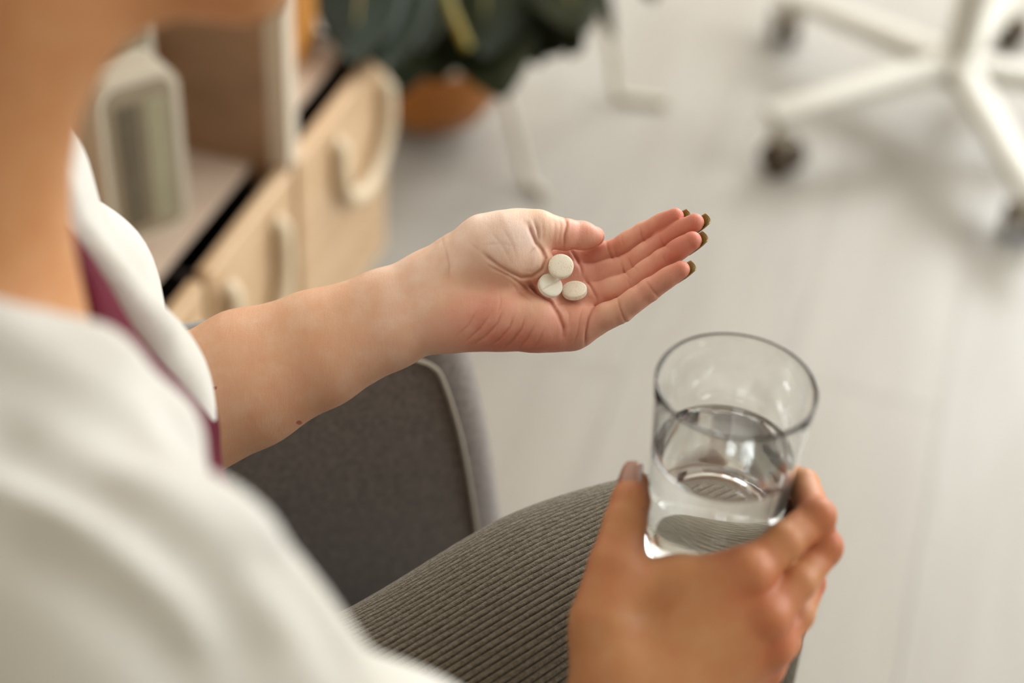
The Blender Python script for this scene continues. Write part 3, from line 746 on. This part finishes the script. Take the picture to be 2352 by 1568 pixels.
def left_crease(p):
    t = np.zeros(len(p), np.float32); c = np.zeros(len(p), np.float32)
    for (ln, dep, wd) in CREASES:
        q = np.array(ln)[:, :2]; lo = q.min(0) - 6; hi = q.max(0) + 6
        m = np.where((p[:, 0] > lo[0]) & (p[:, 0] < hi[0]) & (p[:, 1] > lo[1]) & (p[:, 1] < hi[1]))[0]
        if not len(m): continue
        s = poly_dist2(p[m], ln)
        wd = wd * .74; g = np.exp(-(s / wd) ** 2)
        # lines fade out towards their ends
        e = np.minimum(np.linalg.norm(p[m][:, :2] - np.array(ln[0][:2]), axis=1), np.linalg.norm(p[m][:, :2] - np.array(ln[-1][:2]), axis=1))
        g *= np.clip(.25 + e / 6, 0, 1)
        t[m] = np.maximum(t[m], dep * g)
        c[m] = np.maximum(c[m], min(1, dep) * np.exp(-(s / (wd * .75)) ** 2) * np.clip(.3 + e / 6, 0, 1))
    return t, c
def left_sdf(p):
    d = left_raw(p)
    near = np.abs(d) < 4
    if near.any():
        q = p[near]; t, _ = left_crease(q)
        palmward = np.clip((q[:, 2] + 26) / 10, 0, 1)
        d[near] += t * palmward
    return d
VL, FL = polygonize(left_sdf, (-245, -122, -70), (112, 62, 58), .68)
def gauss(V, c, s): return np.exp(-(((V - np.array(c)) ** 2).sum(1)) / (s * s))
flushL = np.full(len(VL), .30)
for j in L_FING.values():
    flushL += .55 * gauss(VL, j[4][:3], 14) + .30 * gauss(VL, j[3][:3], 13) + .22 * gauss(VL, j[2][:3], 13) + .18 * gauss(VL, j[1][:3], 13)
flushL += .45 * gauss(VL, L_THUMB[4][:3], 14) + .3 * gauss(VL, L_THUMB[2][:3], 14)
flushL += .42 * gauss(VL, (-16.8, -21.8, 10.0), 24) + .40 * gauss(VL, (7.1, -26.6, 10.0), 22) + .3 * gauss(VL, (21.5, -21.8, 8.0), 18) + .25 * gauss(VL, (22.0, 10.0, -8.0), 20)
flushL += .22 * gauss(VL, (-12.0, -2.8, 15.0), 30) - .30 * gauss(VL, (-16.7, 31.3, 22.0), 24) - .18 * gauss(VL, (3.4, 27.8, 22.0), 14) - .16 * gauss(VL, (2.2, -8.9, 24.0), 16) - .14 * gauss(VL, (-57.3, 16.3, 15.0), 30)  # negative terms: paler skin, with the thenar's brighter light put into colour
_, crL = left_crease(VL.astype(np.float32))
crL = crL * .52 * np.clip((VL[:, 2] + 26) / 10, 0, 1)
for q, s in (((-165.3, -50.0, 30.0), 1.0), ((-122.6, -69.7, 20.0), 1.2)):      # two small moles on the forearm
    dd = np.sqrt(((VL[:, :2] - np.array(q[:2])) ** 2).sum(1)); crL = np.maximum(crL, .9 * (dd < s))

# right hand around the glass
R_FING = {
 'index':  [(*(24.6, 3.7, 4.0), 10.5), (*(41.6, 17.3, -2.0), 9.3), (*(58.8, 27.4, -14.0), 9.0), (*(57.2, 41.9, -36.0), 7.8), (*(48.3, 46.2, -56.0), 6.6)],
 'middle': [(*(32.0, -16.9, 4.0), 10.5), (*(48.6, -1.6, -4.0), 9.2), (*(63.1, 11.8, -18.0), 8.8), (*(61.7, 25.5, -42.0), 7.8), (*(51.5, 31.2, -62.0), 6.8)],
 'ring':   [(*(36.2, -31.3, -4.0), 10), (*(49.5, -18.8, -14.0), 8.8), (*(57.9, -5.7, -28.0), 8.4), (*(57.4, 7.8, -50.0), 7.4), (*(46.6, 12.9, -66.0), 6.4)],
 'little': [(*(33.8, -44.5, -16.0), 9.5), (*(45.6, -34.7, -26.0), 8.2), (*(51.5, -22.8, -38.0), 7.6), (*(50.2, -12.2, -54.0), 6.8), (*(41.0, -7.2, -66.0), 5.8)],
}
R_THUMB = [(*(-44.5, -18.3, 2.0), 16), (*(-38.6, 5.7, -4.0), 12.5), (*(-32.9, 25.3, -14.0), 10.4), (*(-29.8, 35.3, -20.0), 9.4), (*(-27.9, 42.9, -25.0), 7.6)]
REL = to_r(RE)
def right_sdf(p):
    W0 = np.array((-42.0, -73.4, 4.0)); W1 = np.array((-20.7, -76.4, -0.0))
    d = f_chain(p, [(*REL, 38), (*(REL * .5 + W0 * .5), 30), (*W0, 22), (*(-35.2, -45.9, 8.0), 20)], 6)
    d = smin(d, f_chain(p, [(*(REL + np.array([10, 0, 0])), 36), (*W1, 21), (*(-12.8, -54.9, 4.0), 19)], 6), 14)
    for (a, b, ra_, rb_) in (((-35.5, -54.5, 6.0), (23.2, 2.2, 4.0), 19, 12), ((-29.5, -58.1, 8.0), (30.8, -16.9, 4.0), 19, 12), ((-21.0, -63.1, 4.0), (34.6, -31.5, -3.0), 18, 11.5), ((-14.5, -68.2, -0.0), (32.1, -44.1, -14.0), 17, 11)):
        d = smin(d, f_cone(p, a, b, ra_, rb_), 9)
    d = smin(d, f_chain(p, [(*(-41.4, -55.3, 2.0), 19), (*(-41.3, -31.0, -0.0), 18), (*(-31.6, -5.0, -6.0), 14), (*(-7.9, -0.6, -4.0), 11), (*(18.6, 2.5, -0.0), 11)], 6), 10)
    f = None
    for j in R_FING.values():
        e = f_chain(p, j, 2.0); f = e if f is None else smin(f, e, 1.4)
    d = smin(d, f, 6)
    # knuckles
    for k, r in (((23.9, 5.0, 9.0), 9), ((31.3, -15.5, 9.0), 9), ((35.4, -30.4, 1.0), 8.5), ((60.1, 29.9, -10.0), 7.5), ((64.2, 14.8, -14.0), 7.5)):
        d = smin(d, f_cone(p, k, (k[0] + .1, k[1], k[2]), r, r), 5)
    th = f_chain(p, R_THUMB, 2.5)
    return smin(d, th, 7)
glo = np.minimum(np.array([-85, -135, -85]), REL - 45); ghi = np.maximum(np.array([85, 75, 45]), REL + 45)
VR, FR = polygonize(right_sdf, glo, ghi, 1.3)
flushR = np.full(len(VR), .32)
for j in R_FING.values(): flushR += .6 * gauss(VR, j[0][:3], 15) + .7 * gauss(VR, j[2][:3], 13) + .4 * gauss(VR, j[4][:3], 14)
flushR += .4 * gauss(VR, R_THUMB[4][:3], 16) + .25 * gauss(VR, R_THUMB[1][:3], 18)

# head, trunk and limbs
HF = np.array([.73, .47, -.50]); HF /= np.linalg.norm(HF)
HL = np.cross(UP, HF); HL /= np.linalg.norm(HL); HU = np.cross(HF, HL)
HAX = np.stack([HF, HL, HU])
CHIN = np.array((-0.1049, 0.5602, 1.0066))
HO = CHIN - HF * .083 + HU * .112
hd = lambda f, l, u: HO + HF * f + HL * l + HU * u
def head_sdf(p):
    d = f_ell(p, hd(-.01, 0, .035), (.098, .076, .088), HAX)
    d = smin(d, f_ell(p, hd(.038, 0, -.035), (.052, .058, .075), HAX), .03)
    for s in (-1, 1):
        d = smin(d, f_cone(p, hd(.0, s * .052, -.055), hd(.066, s * .016, -.103), .016, .015), .022)
        d = smin(d, f_ell(p, hd(.066, s * .035, -.03), (.022, .022, .018), HAX), .012)          # cheek
        d = smin(d, f_cone(p, hd(.080, s * .014, .018), hd(.076, s * .045, .016), .007, .006), .010)   # brow
        d = smax(d, -f_ell(p, hd(.098, s * .031, .0), (.014, .017, .010), HAX), .008)
        d = smin(d, f_ell(p, hd(.076, s * .031, .0), (.0125, .0125, .0125), HAX), .004)
        ear = f_ell(p, hd(-.012, s * .078, -.012), (.019, .008, .031), HAX)
        d = smin(d, smax(ear, -f_ell(p, hd(-.006, s * .088, -.010), (.009, .006, .017), HAX), .003), .006)
    d = smin(d, f_cone(p, hd(.088, 0, .012), hd(.110, 0, -.030), .006, .0095), .010)              # nose
    for s in (-1, 1): d = smin(d, f_ell(p, hd(.098, s * .011, -.034), (.010, .008, .007), HAX), .005)
    d = smin(d, f_ell(p, hd(.088, 0, -.060), (.011, .023, .006), HAX), .005)                      # lips
    d = smin(d, f_ell(p, hd(.087, 0, -.072), (.010, .019, .006), HAX), .004)
    d = smin(d, f_ell(p, hd(.072, 0, -.104), (.016, .020, .014), HAX), .012)                      # chin
    return d
def trunk_core(p, g=0.0):
    d = f_ell(p, tor(-.030, 0, .78), (.092 + g, .140 + g, .165 + g), TAX)
    d = smin(d, f_ell(p, tor(-.005, 0, .63), (.090 + g, .128 + g, .15 + g), TAX), .05)
    d = smin(d, f_ell(p, tor(-.01, 0, .535), (.11 + g, .158 + g, .10 + g), TAX), .05)
    for s in (-1, 1): d = smin(d, f_ell(p, tor(.052, s * .066, .765), (.050 + g, .054 + g, .056 + g), TAX), .03)
    d = smin(d, f_cone(p, NB - UP * .05, LS - UP * .012, .046 + g, .044 + g), .03)
    d = smin(d, f_cone(p, NB - UP * .036 - SF * .008, RS - UP * .010, .051 + g, .046 + g), .03)
    return d
NT = hd(-.035, 0, -.065)
R_LEG = [(-.250, .440, .515, .088), (-.150, .505, .530, .085), (-.050, .570, .548, .079), (.045, .635, .576, .071), (.100, .674, .584, .063), (.134, .698, .550, .058), (.143, .708, .450, .054), (.150, .722, .320, .050), (.155, .735, .190, .050)]
L_LEG = [(-.285, .585, .500, .086), (-.180, .610, .470, .080), (-.060, .640, .455, .074), (.050, .675, .448, .068), (.110, .700, .430, .063), (.135, .712, .360, .058), (.140, .715, .250, .054), (.145, .718, .110, .052)]
def body_sdf(p):
    d = trunk_core(p)
    d = smin(d, f_chain(p, [(*LS, .048), (*(LS * .5 + LE * .5), .043), (*LE, .038)], .01), .03)
    d = smin(d, f_chain(p, [(*RS, .046), (*(RS * .58 + RE * .42 + SF * .03), .043), (*RE, .038)], .01), .03)
    d = smin(d, f_chain(p, [(*(NB - UP * .03), .062), (*(NB + (NT - NB) * .35), .050), (*NT, .051)], .01), .03)
    d = smin(d, head_sdf(p), .022)
    d = smin(d, f_cone(p, hd(.048, 0, -.092), NB + (NT - NB) * .62 + SF * .004, .026, .043), .03)
    for lg, nx in ((R_LEG, (.245, .835, .11)), (L_LEG, (.23, .75, .03))):
        q = [(*g[:3], g[3] - .014) for g in lg]
        q.append((q[-1][0], q[-1][1], q[-1][2] - .07, .034)); 
        d = smin(d, f_chain(p, q, .01), .02)
        a = np.array(q[-1][:3]); d = smin(d, f_cone(p, a, a + SF * .10 - UP * .012, .034, .026), .015)
    return d
VB, FB = polygonize(body_sdf, (-.40, .20, -.02), (.36, .93, 1.34), .0042, slack=1.9)
n1, n2 = len(VL), len(VL) + len(VR)
V_all = np.concatenate([from_l(VL), from_r(VR), VB]); F_all = np.concatenate([FL, FR + n1, FB + n2])
PO = np.array([-.222, .498, .0])
person = mesh_obj('person', V_all, F_all, M_SKIN, None, True, origin=PO,
                  attrs={'tan': np.concatenate([np.clip((-VL[:, 0] - 55) / 120, 0, .45), np.full(len(VR), .95), np.full(len(VB), 1.0)]), 'flush': np.concatenate([flushL, flushR, np.full(len(VB), .28)]), 'crease': np.concatenate([crL, np.zeros(len(VR) + len(VB))])})
tag(person, 'seated person in white jacket and ribbed trousers holding tablets and a glass', 'person')

# fingernails
def nail(j, frame, pal, R, length, ext, half_deg, material, drop=0.0):
    a = np.array(j[-2][:3]); b = np.array(j[-1][:3]); x = (b - a) / np.linalg.norm(b - a); r = j[-1][3]
    z = np.array(pal, float); z = z - x * (z @ x); z /= np.linalg.norm(z); y = np.cross(z, x)
    V = []; F = []; nu, nv = 12, 11
    end = r * .95 + ext
    for i in range(nu):
        u = -length + (length + end) * i / (nu - 1)
        for k in range(nv):
            s = -1 + 2 * k / (nv - 1); an = math.radians(half_deg) * s
            uu = u - (1 - math.sqrt(max(0, 1 - (s * .86) ** 2))) * (2.6 if i > nu // 2 else -1.5) * abs(i - nu / 2) / (nu / 2)
            rr = R - .05 * max(0, u) - .010 * max(0, u) ** 2
            V.append(b + x * uu - z * (rr * math.cos(an) - drop) + y * rr * math.sin(an))
    for i in range(nu - 1):
        for k in range(nv - 1): F.append((i*nv+k, (i+1)*nv+k, (i+1)*nv+k+1, i*nv+k+1))
    o = mesh_obj('fingernail', frame(np.array(V)), F, material, person, True)
    md = o.modifiers.new('thick', 'SOLIDIFY'); md.thickness = .0007; md.offset = 0
    return o
for nm in ('index', 'middle', 'ring', 'little'):
    j = L_FING[nm]
    nail(j, from_l, {'index': (-.3, .55, .8), 'middle': (-.35, .5, .8), 'ring': (-.35, .5, .8), 'little': (-.3, .5, .8)}[nm], j[-1][3] + .2, 6.5, 2.6, 56, M_POLISH)
nail(L_THUMB, from_l, (.1, -.40, .9), 5.6, 6, -3.5, 50, M_POLISH)
nail(R_THUMB, from_r, (.55, .0, -.75), R_THUMB[-1][3] + .3, 6.5, 2.0, 60, M_NUDE)
for nm in R_FING:
    nail(R_FING[nm], from_r, (-.2, -.2, -.9), R_FING[nm][-1][3] + .3, 6, 2.0, 58, M_NUDE)

# hair gathered in a low bun
def hair_sdf(p):
    d = f_ell(p, hd(-.018, 0, .042), (.106, .084, .096), HAX)
    d = smax(d, -f_ell(p, hd(.085, 0, -.02), (.085, .07, .085), HAX), .012)
    d = smax(d, (p - hd(0, 0, -.02).astype(np.float32)) @ (-HU * .8 + HF * .6).astype(np.float32), .015)
    d = smin(d, f_ell(p, hd(-.125, 0, .07), (.04, .045, .045), HAX), .02)
    w = np.sin(((p - HO.astype(np.float32)) @ (HL * 1.0 + HU * .3).astype(np.float32)) * 420) * .0012
    return d + w
VH, FH = polygonize(hair_sdf, HO - .19, HO + .19, .004)
mesh_obj('hair', VH, FH, M_HAIR, person)

# maroon blouse
def blouse_sdf(p):
    d = trunk_core(p, .006)
    d = smin(d, f_ell(p, tor(.020, 0, .79), (.054, .10, .125), TAX), .03)
    d = smin(d, f_ell(p, tor(.036, .0, .70), (.086, .10, .12), TAX), .02)
    d = smax(d, -f_cone(p, NB - UP * .01, NT, .075, .09), .008)
    d = smax(d, (p[:, 2] - .925), .01)
    d = smax(d, .50 - p[:, 2], .01)
    u = (p - tor(0, 0, .7).astype(np.float32)) @ TAX.T.astype(np.float32)
    return d + .0022 * np.sin(u[:, 1] * 70 + 9 * np.sin(u[:, 2] * 14)) * (u[:, 0] > 0)
VBl, FBl = polygonize(blouse_sdf, (-.42, .28, .47), (-.02, .74, .96), .004)
mesh_obj('blouse', VBl, FBl, M_BLOUSE, person)

# open white jacket with sleeves pushed up

def jacket_sdf(p):
    d = trunk_core(p, .014)
    sl = f_chain(p, [(*(LS - UP * .004), .055), (*(LS * .5 + LE * .5 + SF * .006), .060), (*(LE + SF * .006), .060)], .02)
    sl = smax(sl, (p - (LE + np.array([.012, .004, .0])).astype(np.float32)) @ np.array([.80, .42, -.42], np.float32) - .022, .008)
    sr = f_chain(p, [(*(RS + UP * .0), .054), (*(RS * .58 + RE * .42 + SF * .040 + SL * .01), .064), (*(RE + SF * .02), .064)], .02)
    d = smin(smin(d, sl, .03), sr, .03)
    u = (p - tor(0, 0, 0).astype(np.float32)) @ TAX.T.astype(np.float32)
    # front opening, narrower at the throat
    z = u[:, 2]; t = np.clip((.92 - z) / .14, 0, 1); lo_ = -.074 + .004 * t; hi_ = .074 - .044 * t
    op = np.maximum(np.maximum(lo_ - u[:, 1], u[:, 1] - hi_), .005 - u[:, 0])
    d = smax(d, -op, .010)
    d = smax(d, -f_cone(p, NB - UP * .02, NT, .066, .082), .008)
    # turned-down collar and lapels
    col = []
    for t in np.linspace(math.radians(62), math.radians(262), 13):
        col.append(NB + SF * (.012 + .068 * math.cos(t)) + SL * .076 * math.sin(t) + UP * (.000 - .032 * math.cos(t) + (.046 if t > math.pi else 0) * math.sin(t) ** 2))
    c1 = None
    for a, b in zip(col[:-1], col[1:]):
        e = f_cone(p, a, b, .0115, .0115); c1 = e if c1 is None else np.minimum(c1, e)
    d = smin(d, c1, .012)
    lap = f_chain(p, [(*tor(.020, .092, .925), .013), (*tor(.048, .088, .882), .014), (*tor(.080, .056, .82), .013), (*tor(.100, .038, .75), .010)], .01)
    d = smin(d, lap, .006)
    lap = f_chain(p, [(*tor(.016, -.080, .944), .012), (*tor(.050, -.082, .914), .013), (*tor(.068, -.084, .884), .014), (*tor(.076, -.090, .845), .012)], .01)
    d = smin(d, lap, .012)
    # soft drape folds
    q = p * 1.0
    w = (.0035 * np.sin(38 * q[:, 0] + 26 * q[:, 2] + 2.2 * np.sin(21 * q[:, 1]))
         + .0025 * np.sin(61 * q[:, 1] - 47 * q[:, 2] + 1.5 * np.sin(33 * q[:, 0])))
    d = d + w
    for (ln, dep, wd) in FOLDS:
        d = d + dep * np.exp(-(poly_dist3(p, ln) / wd) ** 2)
    d = smax(d, .50 - p[:, 2], .012)
    return d
FOLDS = [
    ([(-.1694, .4261, .9393), (-.1463, .4232, .9284), (-.1255, .4232, .9124), (-.1050, .4000, .9080), (-.0771, .3753, .9100)], -.006, .010),
    ([(-.1626, .3876, .9313), (-.1394, .3740, .9310), (-.1138, .3576, .9304), (-.0910, .3461, .9176), (-.0769, .3370, .8991)], .009, .011),
    ([(-.1441, .3486, .9271), (-.1231, .3374, .9238), (-.1038, .3292, .9135), (-.0906, .3230, .8979)], .008, .009),
    ([(-.1540, .3690, .9340), (-.1300, .3560, .9320), (-.1080, .3440, .9260), (-.0880, .3340, .9080)], -.005, .009),
    ([(-.0728, .3651, .9070), (-.0587, .3610, .8901), (-.0480, .3531, .8746)], .004, .008)]
VJ, FJ = polygonize(jacket_sdf, (-.46, .14, .46), (.10, .80, 1.03), .0042, slack=2.0)
mesh_obj('jacket', VJ, FJ, M_JACKET, person)

# ribbed trousers: ribs are modelled along each leg
def leg_tube(path, seg, rings, ribs, amp, phase):
    S = spline(path, rings); P = S[:, :3]; R = S[:, 3]
    T = np.gradient(P, axis=0); T /= np.linalg.norm(T, axis=1)[:, None]
    u = np.cross(T[0], UP); V = []; G = []
    ang = np.arange(seg) / seg * 2 * math.pi
    for i in range(rings):
        u = u - T[i] * (u @ T[i]); u /= np.linalg.norm(u); w = np.cross(T[i], u)
        t = i / rings
        fold = .0016 * np.sin(3 * ang + 9 * t) + .0012 * np.sin(2 * ang - 17 * t + 1) + .0018 * np.sin(ang * 1 + 28 * t)
        rib = np.abs(np.sin(ang * ribs / 2 + phase))
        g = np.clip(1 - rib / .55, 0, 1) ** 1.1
        rr = R[i] + fold + amp * (np.minimum(rib / .75, 1) ** .6 - 1) + .0004 * np.sin(ang * 811 + i * 2.4)
        V.append(P[i] + rr[:, None] * (np.cos(ang)[:, None] * u + np.sin(ang)[:, None] * w)); G.append(g)
    V = np.concatenate(V); G = np.concatenate(G)
    i, k = np.meshgrid(np.arange(rings - 1), np.arange(seg), indexing='ij'); k2 = (k + 1) % seg
    F = np.stack([i*seg+k, i*seg+k2, (i+1)*seg+k2, (i+1)*seg+k], -1).reshape(-1, 4)
    return V, F, G
VT, FT, GT = leg_tube(R_LEG, 126 * 8, 120, 126, .0018, .3)
VT2, FT2, GT2 = leg_tube(L_LEG, 120 * 6, 60, 120, .0016, .1)
def pelvis_sdf(p):
    d = smin(trunk_core(p, .012), f_chain(p, [(*R_LEG[0][:3], .088), (*R_LEG[1][:3], .078)], .01), .02)
    d = smin(d, f_chain(p, [(*L_LEG[0][:3], .084), (*L_LEG[1][:3], .072)], .01), .02)
    return smax(d, p[:, 2] - .61, .008)
VT3, FT3 = polygonize(pelvis_sdf, (-.46, .28, .38), (-.02, .78, .64), .006)
n3 = len(VT) + len(VT2)
mesh_obj('trousers', np.concatenate([VT, VT2, VT3]), np.concatenate([FT, FT2 + len(VT), FT3 + n3]), M_CORD, person, True, attrs={'groove': np.concatenate([GT, GT2, np.zeros(len(VT3))])})
for lg, nm in ((R_LEG, 'shoe'), (L_LEG, 'shoe')):
    a = np.array(lg[-1][:3]) - UP * .07
    sh = lambda p: smax(smin(f_cone(p, a - SF * .01, a + SF * .13 - UP * .018, .043, .036), f_cone(p, a + SF * .02 - UP * .02, a + SF * .16 - UP * .024, .036, .028), .02), (a[2] - .040) - p[:, 2], .004)
    Vs, Fs = polygonize(sh, a - .20, a + .23, .005); Vs[:, 2] = np.maximum(Vs[:, 2], .0005)
    mesh_obj('shoe', Vs, Fs, M_SHOE, person)

# ------------------------------------------------------------------ glass of water
GB = np.array((0.1070, 0.5982, 0.7993)) - UP * .125
RT, RBt, GH = .0388, .0315, .125
rad = lambda z: RBt + (RT - RBt) * z / GH
TH = .0015
prof = [(0, 0), (RBt - .003, 0), (RBt - .0008, .0008), (rad(.003), .003)] + [(rad(z), z) for z in np.linspace(.012, GH - .002, 14)] + [(RT - .0001, GH - .0007), (RT - .0004, GH - .0001), (RT - TH / 2, GH), (RT - TH + .0004, GH - .0001), (RT - TH + .0001, GH - .0007)]
prof += [(rad(z) - TH, z) for z in np.linspace(GH - .003, .016, 16)] + [(rad(.012) - TH - .001, .0115), (rad(.01) - TH - .006, .0095), (0, .009)]
g = MB().lathe(prof, GB, 96).build('drinking_glass', M_GLASS, None, origin=GB, autosmooth=60)
tag(g, 'clear straight-sided drinking glass in the right hand', 'glass')
WZ = .080
wp = [(0, .0092), (rad(.01) - TH - .0056, .0097), (rad(.012) - TH - .0006, .0117)] + [(rad(z) - TH + .0002, z) for z in np.linspace(.016, WZ - .001, 10)] + [(rad(WZ) - TH + .0002, WZ + .0012), (rad(WZ) - TH - .0012, WZ + .0002), (rad(WZ) - TH - .004, WZ), (0, WZ)]
w = MB().lathe(wp, GB, 96).build('water', M_WATER, None, origin=GB + UP * .0092, autosmooth=60)
tag(w, 'clear water filling two thirds of the drinking glass', 'water')

# ------------------------------------------------------------------ three tablets in the cupped palm
def tablet(px_local, n, spin, label, material, score):
    n = np.array(n, float); n /= np.linalg.norm(n)
    x = np.cross(np.array([0, 1.0, 0]), n); x /= np.linalg.norm(x); y = np.cross(n, x)
    x, y = x * math.cos(spin) + y * math.sin(spin), -x * math.sin(spin) + y * math.cos(spin)
    R, H = 6.9, 2.15
    # settle on the palm: lower it until its rim meets the skin
    an = np.linspace(0, 2 * math.pi, 40, endpoint=False)
    ring = np.concatenate([np.outer(np.cos(an), x) * r + np.outer(np.sin(an), y) * r - n * h for r, h in ((R, 1.4), (R * .8, H), (R * .4, H))])
    c = np.array(px_local, float)
    lo, hi = -40.0, 60.0
    for _ in range(30):
        m = (lo + hi) / 2; c[2] = m
        if left_sdf((ring + c).astype(np.float32)).min() > -.35: hi = m
        else: lo = m
    c[2] = hi
    prof = [(0, -H), (4.6, -H), (6.1, -1.75), (6.6, -1.45), (R, -1.2), (R, 1.2), (6.7, 1.4)]
    V = []; F = []; seg = 72
    rr = [r for r, _ in prof] + [6.45, 6.1, 5.6, 5, 4.4, 3.8, 3.2, 2.6, 2, 1.4, .8, .3]; zz = [q for _, q in prof] + [1.52, 1.68, 1.78, 1.88, 1.96, 2.02, 2.07, 2.10, 2.13, 2.14, 2.15, 2.15]
    for r, h in zip(rr, zz):
        for k in range(seg):
            a = 2 * math.pi * k / seg; px, py = max(r, 1e-4) * math.cos(a), max(r, 1e-4) * math.sin(a)
            hh = h - (.85 * math.exp(-(py / .42) ** 2) if score and h > 1.45 else 0)
            V.append(x * px + y * py + n * hh)
    m = len(rr)
    for i in range(m - 1):
        for k in range(seg):
            k2 = (k + 1) % seg; F.append((i*seg+k, i*seg+k2, (i+1)*seg+k2, (i+1)*seg+k))
    F.append(tuple((m-1)*seg + k for k in range(seg)))
    c0 = from_l(c)
    o = mesh_obj('tablet', from_l(np.array(V) + c), F, material, None, True, origin=c0, autosmooth=50)
    print('tablet', label, c)
    return tag(o, label, 'tablet', 'white tablets in the palm')
tablet((20.9, 15.8, -2.0), (.06, .33, .94), .4, 'round white tablet with tan speckles, nearest the thumb', M_PILLSPK, False)
tablet((15.0, 5.3, -0.0), (.36, .40, .84), .52, 'round white tablet with a score line across, nearest the wrist', M_PILL, True)
tablet((28.6, 2.9, -0.0), (-.08, .74, .67), .2, 'plain white tablet seen almost edge-on, nearest the little finger', M_PILLSPK, False)
